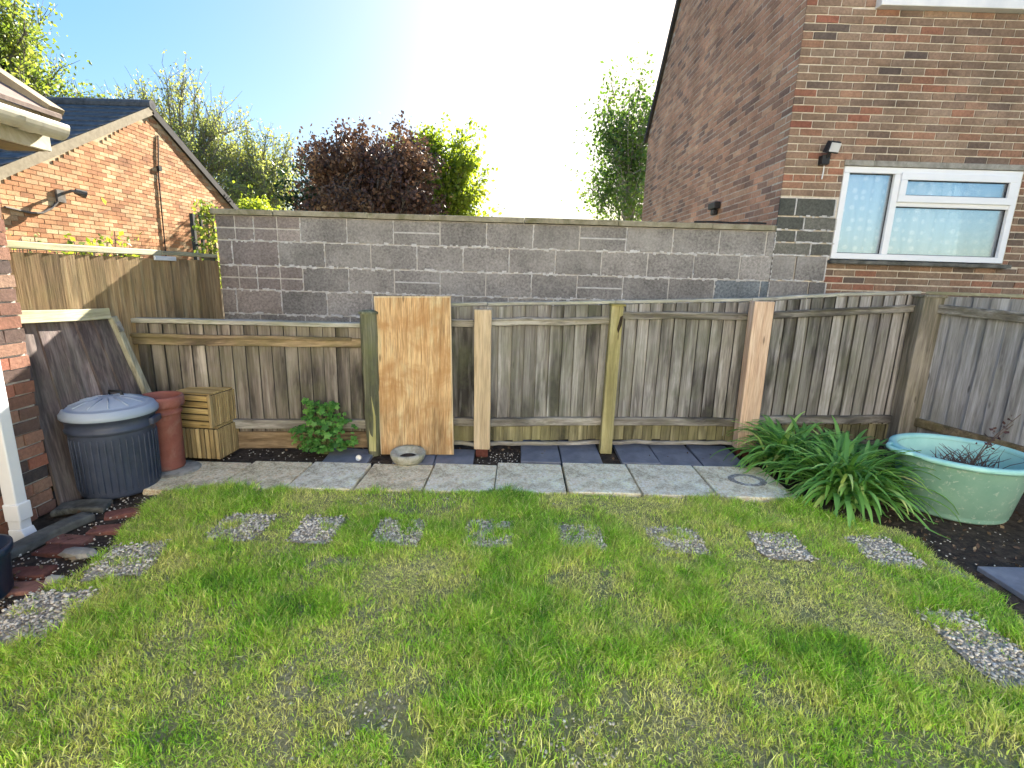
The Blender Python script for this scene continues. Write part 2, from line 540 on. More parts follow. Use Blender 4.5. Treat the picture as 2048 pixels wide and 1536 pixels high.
m_verge = rough_mat('verge_mortar', (0.225, 0.180, 0.112), (0.315, 0.262, 0.173), 12)
m_soffit = rough_mat('dark_bargeboard', (0.02, 0.018, 0.016), (0.045, 0.04, 0.035), 9)
m_bin = rough_mat('bin_plastic', (0.040, 0.050, 0.077), (0.065, 0.080, 0.121), 5, 0.42, 0.12, c3=(0.101, 0.112, 0.147), s3=3.5, lim=(0.55, 0.75))
m_binlid = rough_mat('bin_lid_sky_sheen', (0.30, 0.36, 0.44), (0.35, 0.41, 0.49), 3, 0.38, 0.0)  # pale blue-grey base holds the sky's reflection on the lid
m_terra = rough_mat('terracotta_red', (0.215, 0.075, 0.057), (0.305, 0.115, 0.088), 6, 0.7, 0.2, c3=(0.323, 0.172, 0.139), s3=4)
m_concrete = rough_mat('concrete_grey', (0.22, 0.21, 0.18), (0.36, 0.345, 0.30), 12, c3=(0.14, 0.13, 0.10), s3=5)
m_concrete_dk = rough_mat('damp_concrete', (0.085, 0.085, 0.075), (0.16, 0.16, 0.14), 12, c3=(0.05, 0.05, 0.04), s3=5)
m_bowl = rough_mat('reconstituted_stone', (0.34, 0.33, 0.26), (0.50, 0.49, 0.41), 22, c3=(0.24, 0.24, 0.16), s3=7)
m_tub = rough_mat('green_tub', (0.184, 0.348, 0.271), (0.252, 0.426, 0.334), 4, 0.5, 0.15, c3=(0.407, 0.523, 0.445), s3=24, lim=(0.56, 0.64))
m_tubin = rough_mat('green_tub_rim', (0.312, 0.624, 0.564), (0.408, 0.720, 0.660), 5, 0.45, 0.1)
m_navy = rough_mat('navy_glaze', (0.012, 0.025, 0.05), (0.02, 0.04, 0.075), 5, 0.3, 0)
m_white = rough_mat('white_scrap', (0.7, 0.7, 0.68), (0.82, 0.82, 0.8), 8, 0.6, 0)
m_render = rough_mat('cream_render', (0.70, 0.66, 0.58), (0.78, 0.75, 0.67), 4, 0.9, 0.2)
m_bark = rough_mat('bark_grey', (0.09, 0.075, 0.06), (0.20, 0.175, 0.145), 8)
m_bark_birch = rough_mat('bark_pale', (0.180, 0.168, 0.144), (0.300, 0.288, 0.258), 8)
m_twigbark = rough_mat('bark_twig_pale', (0.17, 0.15, 0.12), (0.30, 0.27, 0.22), 8)
m_twig = rough_mat('dry_twig', (0.09, 0.06, 0.05), (0.17, 0.12, 0.09), 20)


def slab_mat(name, a, b, c, lim=(0.45, 0.6)):
    t = NT(name)
    o = t.obj()
    col = t.ramp(t.noise(o, 7, 6, 0.7), [(0.35, a), (0.65, b)])
    col = t.mix(t.ramp(t.noise(o, 6, 8, 0.75, 0.8), [(lim[0], 0.0), (lim[1], 0.9)]), col, c)
    v = t.n('TexVoronoi', {'Vector': o, 'Scale': 95.0})
    col = t.mix(0.4, col, t.ramp(v.outputs['Color'], [(0.2, 0.2), (0.75, 0.95)]), 'OVERLAY')
    col = t.mix(t.ramp(t.noise(o, 34, 5, 0.75), [(0.56, 0.0), (0.68, 0.6)]), col, (0.14, 0.13, 0.10))
    col = t.mix(t.ramp(t.noise(o, 4.5, 6, 0.8, 1.0), [(0.6, 0.0), (0.7, 0.7)]), col, (0.13, 0.125, 0.095))
    t.bump(t.noise(o, 60, 6, 0.7), 0.6, 0.004)
    return t.done(col, 0.92, 0.2)


m_slab_pale = slab_mat('paving_pale', (0.789, 0.664, 0.455), (0.880, 0.869, 0.625), (0.535, 0.446, 0.293))
m_slab_tan = slab_mat('paving_tan', (0.662, 0.538, 0.340), (0.880, 0.732, 0.483), (0.458, 0.372, 0.227))
m_slab_stain = slab_mat('paving_stain', (0.22, 0.21, 0.19), (0.44, 0.43, 0.39), (0.15, 0.145, 0.12))
m_slab_grey = slab_mat('paving_grey', (0.738, 0.629, 0.445), (0.880, 0.858, 0.634), (0.509, 0.430, 0.293))
m_slate = rough_mat('blue_slate', (0.135, 0.15, 0.19), (0.215, 0.235, 0.285), 8, 0.5, 0.4, c3=(0.26, 0.275, 0.31), s3=6, lim=(0.55, 0.7), spec=0.5)


def soil_mat():
    t = NT('dark_soil')
    o = t.obj()
    n = t.noise(o, 20, 8, 0.75)
    col = t.ramp(n, [(0.35, (0.03, 0.023, 0.018)), (0.58, (0.085, 0.066, 0.05)), (0.75, (0.19, 0.155, 0.12))])
    n2 = t.noise(o, 85, 3, 0.6)
    col = t.mix(t.ramp(n2, [(0.68, 0.0), (0.73, 0.7)]), col, (0.16, 0.13, 0.10))
    t.bump(n, 1.0, 0.02)
    return t.done(col, 0.95, 0.15)


def lawn_mat():
    t = NT('lawn_thatch')
    o = t.obj()
    n = t.noise(o, 55, 9, 0.85)
    big = t.noise(o, 1.7, 5, 0.6)
    col = t.ramp(n, [(0.34, (0.09, 0.08, 0.045)), (0.48, (0.34, 0.31, 0.19)), (0.64, (0.66, 0.61, 0.46))])
    col = t.mix(t.ramp(big, [(0.42, 0.6), (0.6, 0.2)]), col, (0.22, 0.25, 0.08))
    t.bump(n, 1.0, 0.012)
    return t.done(col, 0.95, 0.15)


def grass_mat():
    t = NT('grass_blade')
    pa = t.attr('patch')
    ti = t.attr('tint')
    base = t.ramp(pa, [(0.0, (0.820, 0.800, 0.433)), (0.22, (0.713, 0.735, 0.260)), (0.45, (0.509, 0.681, 0.134)), (0.68, (0.367, 0.648, 0.069)), (1.0, (0.151, 0.367, 0.054))])
    v = t.ramp(ti, [(0.0, 0.45), (0.55, 1.0), (1.0, 1.5)])
    col = t.mix(1.0, base, v, 'MULTIPLY')
    t.done(col, 0.5, 0.35)
    tr = t.n('BsdfTranslucent', {'Color': t.mix(1.0, col, (1.25, 1.25, 0.6), 'MULTIPLY')})
    mx = t.n('MixShader', {0: 0.45, 1: t.b.outputs[0], 2: tr.outputs[0]})
    t.t.links.new(mx.outputs[0], t.out.inputs['Surface'])
    return t.m


def pebble_mat():
    t = NT('pebbles')
    col = t.ramp(t.attr(), [(0.0, (0.15, 0.13, 0.10)), (0.2, (0.38, 0.345, 0.275)), (0.5, (0.58, 0.53, 0.44)), (0.75, (0.72, 0.67, 0.57)), (0.92, (0.82, 0.79, 0.70)), (1.0, (0.5, 0.40, 0.30))])
    return t.done(col, 0.8, 0.3)


m_soil, m_lawn, m_grass, m_pebble = soil_mat(), lawn_mat(), grass_mat(), pebble_mat()
m_grit = rough_mat('grit_bed', (0.24, 0.215, 0.165), (0.58, 0.53, 0.44), 40, 0.95, 0.8, 0.01, lo=0.4, hi=0.6)
m_far_ground = rough_mat('far_ground', (0.06, 0.075, 0.03), (0.13, 0.13, 0.06), 0.6)

# ---------------------------------------------------------------- setting: ground, soil, lawn
g = MB()
g.add([(-150, -60, -0.06), (150, -60, -0.06), (150, 250, -0.06), (-150, 250, -0.06)], [(0, 1, 2, 3)])
tag(g.build('ground', m_far_ground), kind='structure')


def grid_sheet(name, x0, x1, y0, y1, nx, ny, zfun, mat, keep=None):
    xs, ys = np.linspace(x0, x1, nx), np.linspace(y0, y1, ny)
    X, Y = np.meshgrid(xs, ys)
    Z = zfun(X, Y)
    v = np.stack([X.ravel(), Y.ravel(), Z.ravel()], 1)
    i, j = np.meshgrid(np.arange(nx - 1), np.arange(ny - 1))
    a = (j * nx + i).ravel()
    f = np.stack([a, a + 1, a + nx + 1, a + nx], 1)
    if keep is not None:
        c = v[f].mean(1)
        f = f[keep(c[:, 0], c[:, 1])]
    o = raw_mesh(name, v, f.ravel(), np.full(len(f), 4), np.zeros(len(f)), mat)
    o.data.polygons.foreach_set('use_smooth', np.ones(len(f), dtype=bool))
    return o


LAWN = [(-2.33, 3.15), (-2.2, 2.72), (-2.12, 2.4), (-2.09, 2.17), (-2.13, 1.97), (-2.09, 1.75), (-2.05, 1.0), (-2.05, -0.6),
        (2.3, -0.6), (2.27, 1.0), (2.3, 1.9), (2.47, 2.28), (2.42, 2.6), (2.45, 2.86), (2.15, 2.97), (2.02, 3.17), (1.0, 3.22), (-0.5, 3.2), (-1.6, 3.15)]


def lawn_z(X, Y):
    return 0.006 + 0.008 * fbm(X, Y, 2.2, 21) + 0.006 * fbm(X, Y, 9, 5)


def soil_z(X, Y):
    z = 0.02 * (fbm(X, Y, 4.0, 3) - 0.5) + 0.012 * (fbm(X, Y, 22.0, 8) - 0.5)
    right_b = np.clip((X - 2.5) / 0.5, 0, 1) * np.clip((Y - 2.3) / 0.8, 0, 1)
    pit = np.exp(-(((X + 2.68) / 0.11) ** 2 + ((Y - 2.48) / 0.13) ** 2))
    return z - 0.012 + right_b * 0.02 - 0.07 * pit


tag(grid_sheet('soil', -3.4, 4.6, -1.2, 4.98, 260, 200, soil_z, m_soil), kind='structure')
tag(grid_sheet('lawn', -2.4, 2.55, -0.6, 3.25, 150, 110, lawn_z, m_lawn,
               keep=lambda x, y: inside(x, y, LAWN)), kind='structure')


g = MB()
g.add([(-2.78, -6.0, 0.005), (4.6, -6.0, 0.005), (4.6, -0.62, 0.005), (-2.78, -0.62, 0.005)], [(0, 1, 2, 3)])  # unseen pale paving added behind the viewer to bounce sunlight
tag(g.build('bounce_patio', m_slab_pale), kind='structure')

# ---------------------------------------------------------------- brickwork generator
def brick_face(mb, org, u, n, width, height, bl=0.215, bh=0.065, joint=0.01, thick=0.012, off=0.0, keep=None, jit=0.0015, tintf=None, half=0.5, z0=0.0, trim=0.0, cuts=()):
    """stretcher-bond tiles standing proud of a backing; org bottom-left, u along, n outward, z up"""
    org, u, n = Vector(org), Vector(u).normalized(), Vector(n).normalized()
    rows = int(height / (bh + joint)) + 1
    for r in range(rows):
        z = r * (bh + joint)
        if z + bh > height + 0.002:
            break
        s = -(bl + joint) * half * (r % 2) + off
        while s < width:
            a, b = max(s, trim), min(s + bl, width - trim)
            zl, zh = z, z + bh
            for (c0, c1, d0, d1) in cuts:
                if b > c0 and a < c1 and zh > d0 and zl < d1:
                    if min(zh, d1) - max(zl, d0) > 0.6 * bh:
                        if a < c0:
                            b = min(b, c0)
                        elif b > c1:
                            a = max(a, c1)
                        else:
                            b = a
                    elif zl < d0:
                        zh = d0
                    else:
                        zl = d1
            z_, bh_ = zl, zh - zl
            if b - a > 0.025 and bh_ > 0.01 and (keep is None or keep(a, b, z_, z_ + bh_)):
                j = lambda q=jit: random.uniform(-q, q)
                d = thick + random.uniform(-0.002, 0.002)
                p = []
                for (ss, zz) in ((a + j(), z_ + j()), (b + j(), z_ + j()), (b + j(), z_ + bh_ + j()), (a + j(), z_ + bh_ + j())):
                    p.append(org + u * ss + Vector((0, 0, zz)))
                mb.add([q for q in p] + [q + n * d for q in p],
                       [(4, 5, 6, 7), (0, 1, 5, 4), (1, 2, 6, 5), (2, 3, 7, 6), (3, 0, 4, 7)], tintf(a, z) if tintf else None)
            s += bl + joint
    return mb


# ---------------------------------------------------------------- right-hand house
HX, HY, HB = 2.49, 5.0, 10.45
EAVE_B, EAVE_F, RIDGE_Y, RIDGE_Z = 4.25, 5.6, 7.85, 7.25


def verge_z(y):
    return RIDGE_Z - (RIDGE_Z - EAVE_F) * (RIDGE_Y - y) / (RIDGE_Y - HY) if y < RIDGE_Y else RIDGE_Z - (RIDGE_Z - EAVE_B) * (y - RIDGE_Y) / (HB - RIDGE_Y)


house = thing('brick_house', (5.5, 7.7, 0), 'tall brown brick house with white framed window beyond the right end of the fence', 'house')
WX0, WX1, WZ0, WZ1 = 3.055, 4.735, 1.745, 2.585
UX0, UX1, UZ0, UZ1 = 3.13, 5.3, 3.90, 4.9
XR = 8.6


CUTS = [(WX0 - HX - 0.006, WX1 - HX + 0.006, WZ0 - 0.008, WZ1 + 0.056), (WX0 - HX - 0.034, WX1 - HX + 0.034, WZ0 - 0.05, WZ0 - 0.008),
        (UX0 - HX - 0.034, UX1 - HX + 0.034, UZ0 - 0.026, UZ0 + 0.05), (UX0 - HX + 0.006, UX1 - HX - 0.006, UZ0, UZ1 + 0.003), (-0.1, 0.545, 0.0, 2.292)]


def front_keep(a, b, z0, z1):
    return z1 < EAVE_F


mb = MB()
# mortar core of the front: pieces round the openings, face at y = HY + 0.012
yc, dt = HY + 0.012 + 0.1, 0.2


def core(x0, x1, z0, z1):
    mb.box(((x0 + x1) / 2, yc, (z0 + z1) / 2), (x1 - x0, dt, z1 - z0))


core(HX + 0.012, WX0, 0, 5.6)
core(WX0, WX1, 0, WZ0 - 0.03)
core(WX0, WX1, WZ1 + 0.06, UZ0 - 0.03)
core(WX1, XR, 0, UZ0 - 0.03)
core(WX0, UX0, UZ0 - 0.03, 5.6)
core(UX0, UX1, UZ1, 5.6)
core(UX1, XR, UZ0 - 0.03, 5.6)
mb.build('mortar', m_mortar_pale, house, fix=True)
mb = MB()
# side wall core
mb.prism([(HX + 0.012, HY + 0.213, 0), (HX + 0.012, HB, 0), (HX + 0.012, HB, EAVE_B), (HX + 0.012, RIDGE_Y, RIDGE_Z), (HX + 0.012, HY + 0.213, verge_z(HY + 0.213))], (0.2, 0, 0))
mb.prism([(XR - 0.2, HY + 0.213, 0), (XR - 0.2, HB, 0), (XR - 0.2, HB, EAVE_B), (XR - 0.2, RIDGE_Y, RIDGE_Z), (XR - 0.2, HY + 0.213, verge_z(HY + 0.213))], (0.2, 0, 0))
mb.box(((HX + XR) / 2, HB - 0.11, EAVE_B / 2), (XR - HX - 0.45, 0.2, EAVE_B))
mb.build('mortar', m_mortar_side, house, fix=True)
mb = brick_face(MB(), (HX, HY + 0.011, 0.0), (1, 0, 0), (0, -1, 0), XR - HX, 5.6, bl=0.198, bh=0.0545, joint=0.0115, thick=0.008, keep=front_keep, trim=0.003, cuts=CUTS,
                tintf=lambda a, z: random.random() * (0.93 if a > 0.9 else 1.0))
mb.build('front_wall', m_brick_front, house)


def side_keep(a, b, z0, z1):
    return z1 < min(verge_z(HY + a), verge_z(HY + b)) - 0.02 and z1 > 1.4


# u runs along +y, outward -x
mb = brick_face(MB(), (HX + 0.012, HY + 0.014, 0.0), (0, 1, 0), (-1, 0, 0), HB - HY - 0.02, 7.3, keep=side_keep, jit=0.004, bl=0.196, bh=0.0525, joint=0.0135, thick=0.004)
mb.build('side_wall', m_brick_side, house)
# grey block quoin left of the window (front face)
mb, mq, mz = MB(), MB(), MB()
rows = [(1.29, 1.515, 0.44), (1.53, 1.755, 0.44), (1.77, 1.875, 0.40), (1.89, 1.99, 0.40), (2.005, 2.115, 0.30), (2.13, 2.285, 0.36)]
for k, (z0, z1, bl) in enumerate(rows):
    x = HX - 0.05 - (k % 2) * 0.16
    while x < 3.045:
        a, b = max(x, HX + 0.004), min(x + bl, 3.045 - (0.0 if z0 > 1.7 else 0.03 * (k % 2)))
        if b - a > 0.04:
            (mq if z1 < 1.77 else mb).box(((a + b) / 2, HY + 0.004, (z0 + z1) / 2), (b - a, 0.02, z1 - z0))
            q = a
            while q < b - 0.02:
                w = random.uniform(0.015, 0.05)
                if random.random() < 0.75:
                    mz.box((q + w / 2, HY - 0.007, z0 - 0.006 + random.uniform(-0.004, 0.005)), (w, 0.008, random.uniform(0.008, 0.02)))
                q += w
            if random.random() < 0.8:
                mz.box((b + 0.006, HY - 0.0065, (z0 + z1) / 2), (0.011, 0.006, (z1 - z0) * 0.95))
        x += bl + 0.014
mb.build('quoin_block', m_block_dark, house, bevel=0.004)
mq.build('wall_block', m_block, house, bevel=0.004)
mz.build('quoin_smear', m_smear, house)
# verge board and roof
mb = MB()
for (y0, z0, y1, z1) in ((HY - 0.35, EAVE_F - 0.2, RIDGE_Y, RIDGE_Z), (RIDGE_Y, RIDGE_Z, HB + 0.12, EAVE_B - 0.13)):
    mb.bar((HX - 0.02, y0, z0 + 0.0), (HX - 0.02, y1, z1 + 0.0), 0.05, 0.11, (0, 0, 1))
mb.build('bargeboard', m_soffit, house)
mb = MB()
for (y0, z0, y1, z1) in ((HY - 0.35, EAVE_F - 0.2, RIDGE_Y, RIDGE_Z), (RIDGE_Y, RIDGE_Z, HB + 0.2, EAVE_B - 0.22)):
    L = math.hypot(y1 - y0, z1 - z0)
    n = int(L / 0.28)
    for k in range(n):
        a, b = k / n, (k + 1) / n
        pa = Vector((0, y0 + (y1 - y0) * a, z0 + (z1 - z0) * a + 0.075))
        pb = Vector((0, y0 + (y1 - y0) * b, z0 + (z1 - z0) * b + 0.095))
        mb.add([(HX - 0.04, pa.y, pa.z), (XR, pa.y, pa.z), (XR, pb.y, pb.z), (HX - 0.04, pb.y, pb.z),
                (HX - 0.04, pa.y, pa.z + 0.02), (XR, pa.y, pa.z + 0.02), (XR, pb.y, pb.z), (HX - 0.04, pb.y, pb.z)],
               [(4, 5, 6, 7), (0, 3, 2, 1), (0, 1, 5, 4), (0, 4, 7, 3), (1, 2, 6, 5)])
mb.build('roof', m_tile_dark, house)


def glass_mat():
    t = NT('window_glass')
    lw = t.n('LayerWeight', {'Blend': 0.35})
    gl = t.n('BsdfGlossy', {'Roughness': 0.02, 'Color': (0.95, 0.97, 1.0)})
    tr = t.n('BsdfTransparent', {'Color': (0.96, 0.98, 0.99)})
    f = t.math('ADD', t.math('MULTIPLY', lw.outputs['Fresnel'], 0.6), 0.2)
    mx = t.n('MixShader', {0: f, 1: tr.outputs[0], 2: gl.outputs[0]})
    t.t.links.new(mx.outputs[0], t.out.inputs['Surface'])
    return t.m


def lace_mat():
    t = NT('net_curtain')
    o = t.obj()
    v = t.n('TexVoronoi', {'Vector': o, 'Scale': 11.0, 'Randomness': 0.4})
    fold = t.noise(t.mapping(o, (14, 1, 0.6)), 1.0, 3, 0.5)
    col = t.ramp(v.outputs['Distance'], [(0.18, (0.9, 0.95, 0.97)), (0.32, (0.52, 0.67, 0.78))])  # blue in the base colour stands in for sky mirrored by the panes
    col = t.mix(0.4, col, t.ramp(fold, [(0.35, (0.58, 0.70, 0.78)), (0.65, (0.85, 0.91, 0.94))]))
    t.bump(fold, 0.6, 0.02)
    return t.done(col, 0.9, 0.1)


m_glass, m_lace = glass_mat(), lace_mat()
win = thing('window', (WX0, HY, WZ0), None, None)
win.parent = house
win.location = Vector((WX0, HY, WZ0)) - house.location


def frame_rect(mb, x0, x1, z0, z1, w, y, d):
    mb.box(((x0 + x1) / 2, y, z0 + w / 2), (x1 - x0, d, w))
    mb.box(((x0 + x1) / 2, y, z1 - w / 2), (x1 - x0, d, w))
    mb.box((x0 + w / 2, y, (z0 + z1) / 2), (w, d, z1 - z0 - 2 * w))
    mb.box((x1 - w / 2, y, (z0 + z1) / 2), (w, d, z1 - z0 - 2 * w))


MX, TZ = 3.575, 2.285
mb = MB()
frame_rect(mb, WX0 + 0.004, WX1 - 0.004, WZ0, WZ1, 0.055, HY + 0.04, 0.07)
mb.box((MX, HY + 0.041, (WZ0 + WZ1) / 2), (0.06, 0.066, WZ1 - WZ0 - 0.112))
mb.box(((MX + 0.03 + WX1 - 0.06) / 2, HY + 0.042, TZ - 0.02), (WX1 - 0.06 - MX - 0.031, 0.064, 0.045))
mb.build('frame', m_upvc, win, bevel=0.004)
mb = MB()
frame_rect(mb, MX + 0.022, WX1 - 0.052, TZ - 0.005, WZ1 - 0.045, 0.062, HY + 0.012, 0.05)
mb.build('sash', m_upvc, win, bevel=0.004)
panes = [(WX0 + 0.059, MX - 0.03, WZ0 + 0.055, WZ1 - 0.055, HY + 0.05), (MX + 0.03, WX1 - 0.059, WZ0 + 0.055, TZ - 0.0425, HY + 0.05), (MX + 0.084, WX1 - 0.114, TZ + 0.057, WZ1 - 0.107, HY + 0.02)]
for (x0, x1, z0, z1, y) in panes:
    mb = MB()
    mb.box(((x0 + x1) / 2, y, (z0 + z1) / 2), (x1 - x0, 0.006, z1 - z0))
    mb.build('pane', m_glass, win)
mb = MB()
for (x0, x1, z0, z1, y) in panes:
    frame_rect(mb, x0, x1, z0, z1, 0.007, y - 0.007, 0.008)
mb.build('gasket', m_gasket, win)
mb = MB()
xs = np.linspace(WX0 + 0.05, WX1 - 0.05, 120)
vs, fs = [], []
for i, x in enumerate(xs):
    yy = HY + 0.105 + 0.012 * math.sin(x * 48 + 1.3 * math.sin(x * 9))
    vs += [(x, yy, WZ0 + 0.05), (x, yy, WZ1 - 0.05)]
for i in range(len(xs) - 1):
    fs.append((2 * i, 2 * i + 2, 2 * i + 3, 2 * i + 1))
mb.add(vs, fs)
mb.build('net_curtain', m_lace, win)
mb = MB()
mb.box(((WX0 + WX1) / 2, HY - 0.015, WZ0 - 0.03), (WX1 - WX0 + 0.06, 0.10, 0.035))
mb.build('sill', m_concrete_dk, win, bevel=0.004)
mb = MB()
mb.box(((WX0 + WX1) / 2, HY + 0.02, WZ1 + 0.028), (WX1 - WX0 + 0.02, 0.06, 0.05))
mb.build('lintel', m_concrete, win, bevel=0.004)
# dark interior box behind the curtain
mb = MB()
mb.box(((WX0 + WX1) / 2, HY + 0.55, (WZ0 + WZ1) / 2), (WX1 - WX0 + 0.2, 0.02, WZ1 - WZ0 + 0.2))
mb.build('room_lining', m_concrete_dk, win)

uw = thing('window', (UX0, HY, UZ0), None, None)
uw.parent = house
uw.location = Vector((UX0, HY, UZ0)) - house.location
mb = MB()
frame_rect(mb, UX0 + 0.01, UX1 - 0.01, UZ0 + 0.05, UZ1, 0.07, HY + 0.05, 0.07)
mb.build('frame', m_upvc2, uw, bevel=0.004)
mb = MB()
mb.box(((UX0 + UX1) / 2, HY - 0.01, UZ0 + 0.012), (UX1 - UX0 + 0.06, 0.12, 0.07))
mb.build('sill', m_upvc2, uw, bevel=0.006)
mb = MB()
mb.box(((UX0 + UX1) / 2, HY + 0.06, (UZ0 + UZ1) / 2), (UX1 - UX0 - 0.16, 0.006, UZ1 - UZ0 - 0.16))
mb.build('pane', m_glass, uw)
mb = MB()
mb.box(((UX0 + UX1) / 2, HY + 0.3, (UZ0 + UZ1) / 2), (UX1 - UX0, 0.02, UZ1 - UZ0))
mb.build('net_curtain', m_lace, uw)

# floodlight on the front wall
fl = thing('floodlight', (2.84, HY - 0.01, 2.68), 'small black floodlight with cable on the brick wall, up and left of the house window', 'floodlight')
rot = Matrix.Rotation(math.radians(14), 3, 'Z') @ Matrix.Rotation(math.radians(18), 3, 'X')
mb = MB()
mb.box((2.85, 4.90, 2.72), (0.125, 0.06, 0.10), rot, taper=0.85)
mb.build('housing', m_black, fl, bevel=0.006)
mb = MB()
mb.box(Vector((2.85, 4.90, 2.72)) + rot @ Vector((0, -0.034, 0)), (0.10, 0.008, 0.075), rot)
mb.build('lamp_glass', rough_mat('lamp_glass', (0.5, 0.51, 0.51), (0.62, 0.63, 0.63), 5, 0.3, 0), fl)
mb = MB()
mb.box((2.83, 4.965, 2.62), (0.07, 0.07, 0.08))
mb.tube([(2.83, 4.95, 2.62), (2.84, 4.92, 2.66), (2.845, 4.91, 2.69)], 0.014, 8)
mb.build('bracket', m_black, fl, bevel=0.004)
mb = MB()
mb.tube([(2.85, 4.985, 2.58), (2.853, 4.987, 2.53), (2.848, 4.987, 2.46)], 0.006, 6)
mb.build('cable', m_upvc2, fl)

# black vent cover on the side wall
vt = thing('vent_cover', (HX, 6.54, 2.38), 'small black vent hood on the brick side wall just above the block wall', 'vent')
mb = MB()
mb.prism([(HX - 0.003, 6.43, 2.37), (HX - 0.003, 6.65, 2.37), (HX - 0.003, 6.65, 2.45), (HX - 0.003, 6.43, 2.45)], (-0.075, 0, -0.0))
mb.prism([(HX - 0.005, 6.49, 2.30), (HX - 0.005, 6.58, 2.30), (HX - 0.005, 6.58, 2.367), (HX - 0.005, 6.49, 2.367)], (-0.06, 0, 0.0))
mb.build('hood', m_black, vt, bevel=0.01, fix=True)

# ---------------------------------------------------------------- block wall
wall = thing('block_wall', (-0.2, 5.1, 0), 'grey concrete block garden wall with a flat coping behind the fence', 'wall')
WL, WR, ZT = -2.9, HX - 0.003, 1.98
mb = MB()
mb.box(((WL + WR) / 2, HY + 0.098, ZT / 2), (WR - WL - 0.004, 0.2, ZT))
mb.build('mortar', m_mortar_grey, wall)
mb, mp, ms, md = MB(), MB(), MB(), MB()
pitch = 0.2345
ztop = ZT - 0.004
X1 = -2.083                                  # a vertical joint of the top course
splits = [(-1.195, -0.755), (0.603, 1.043)]
for r in range(8):
    zt = ztop - r * pitch
    zb = zt - pitch + 0.012
    if zb < 0.02:
        break
    x = X1 - 0.45 * 4 + (0.225 if r % 2 else 0.0) + (0.0 if r < 2 else random.uniform(-0.02, 0.02))
    if r % 2 == 0:
        x = X1 - 0.45 * 4
    while x < WR:
        a, b = max(x, WL), min(x + 0.438, WR)
        if b - a > 0.04:
            tgt = md if (r >= 3 and a > 0.55) or (r == 2 and a > 1.6) else mp if (b < -2.3 and r < 3) or (a < -2.5 and r < 4) else mb
            kk = round((x - X1) / 0.45)
            if r in (0, 2) and kk in (2, 6):
                h = (zt - zb - 0.014) / 2
                for z0 in (zb, zb + h + 0.014):
                    mb.box(((a + b) / 2, HY + 0.003, z0 + h / 2), (b - a, 0.022, h), tint=random.uniform(0, 0.35))
                ms.box(((a + b) / 2, HY - 0.008, zb + h + 0.007), (b - a, 0.006, 0.014))
            elif r in (0, 2) and tgt is mp:
                h = (zt - zb - 0.014) / 2
                for z0 in (zb, zb + h + 0.014):
                    w2 = (b - a - 0.012) / 2
                    mp.box((a + w2 / 2, HY + 0.003, z0 + h / 2), (w2, 0.022, h))
                    mp.box((b - w2 / 2, HY + 0.003, z0 + h / 2), (w2, 0.022, h))
            else:
                d = random.uniform(-0.002, 0.002)
                tgt.box(((a + b) / 2, HY + 0.003 + d, (zt + zb) / 2), (b - a, 0.022, zt - zb))
            # mortar smeared along the vertical joint
            if random.random() < 0.75:
                n = 9
                for k in range(n):
                    if random.random() < 0.72:
                        z0 = zb + (zt - zb) * k / n
                        wv = random.uniform(0.006, 0.015)
                        ms.box((b + 0.006 + random.uniform(-0.003, 0.003), HY - 0.008, z0 + (zt - zb) / n / 2), (wv, 0.006 + random.uniform(0, 0.003), (zt - zb) / n * 0.97))
        x += 0.45
    # mortar snots along the bed joint
    x = WL + 0.05
    while x < WR - 0.03:
        L = random.uniform(0.012, 0.05)
        if random.random() < 0.80:
            h = random.uniform(0.006, 0.03)
            ms.box((x + L / 2, HY - 0.0085, zb - 0.006 + random.uniform(-0.008, 0.009)), (L, random.uniform(0.005, 0.012), h), Matrix.Rotation(random.uniform(-0.25, 0.25), 3, 'Y'))
        x += L
mb.build('block', m_block, wall, bevel=0.004)
mp.build('stained_block', m_block_purple, wall, bevel=0.004)
md.build('damp_block', m_block_damp, wall, bevel=0.004)
ms.build('mortar_smear', m_smear, wall, bevel=0.003, seg=1)
mb = MB()
x = WL - 0.03
while x < WR - 0.01:
    L = min(random.choice((0.6, 0.9)), WR - 0.004 - x)
    mb.box((x + L / 2, HY + 0.10 + random.uniform(-0.004, 0.004), ZT + 0.028 + random.uniform(-0.003, 0.003)), (L - 0.004, 0.275, 0.05))
    x += L
mb.build('coping', m_cope, wall, bevel=0.008)

cb = MB()
cb.tube([(1.72, 5.06, 2.052), (1.9, 5.04, 2.056), (2.08, 5.05, 2.052), (2.22, 5.03, 2.055), (2.40, 5.02, 2.053)], 0.009, 6)
tag(cb.build('cable', m_black), 'black cable lying on the coping at the right end of the block wall', 'cable')

# ---------------------------------------------------------------- fences
BW = 0.108


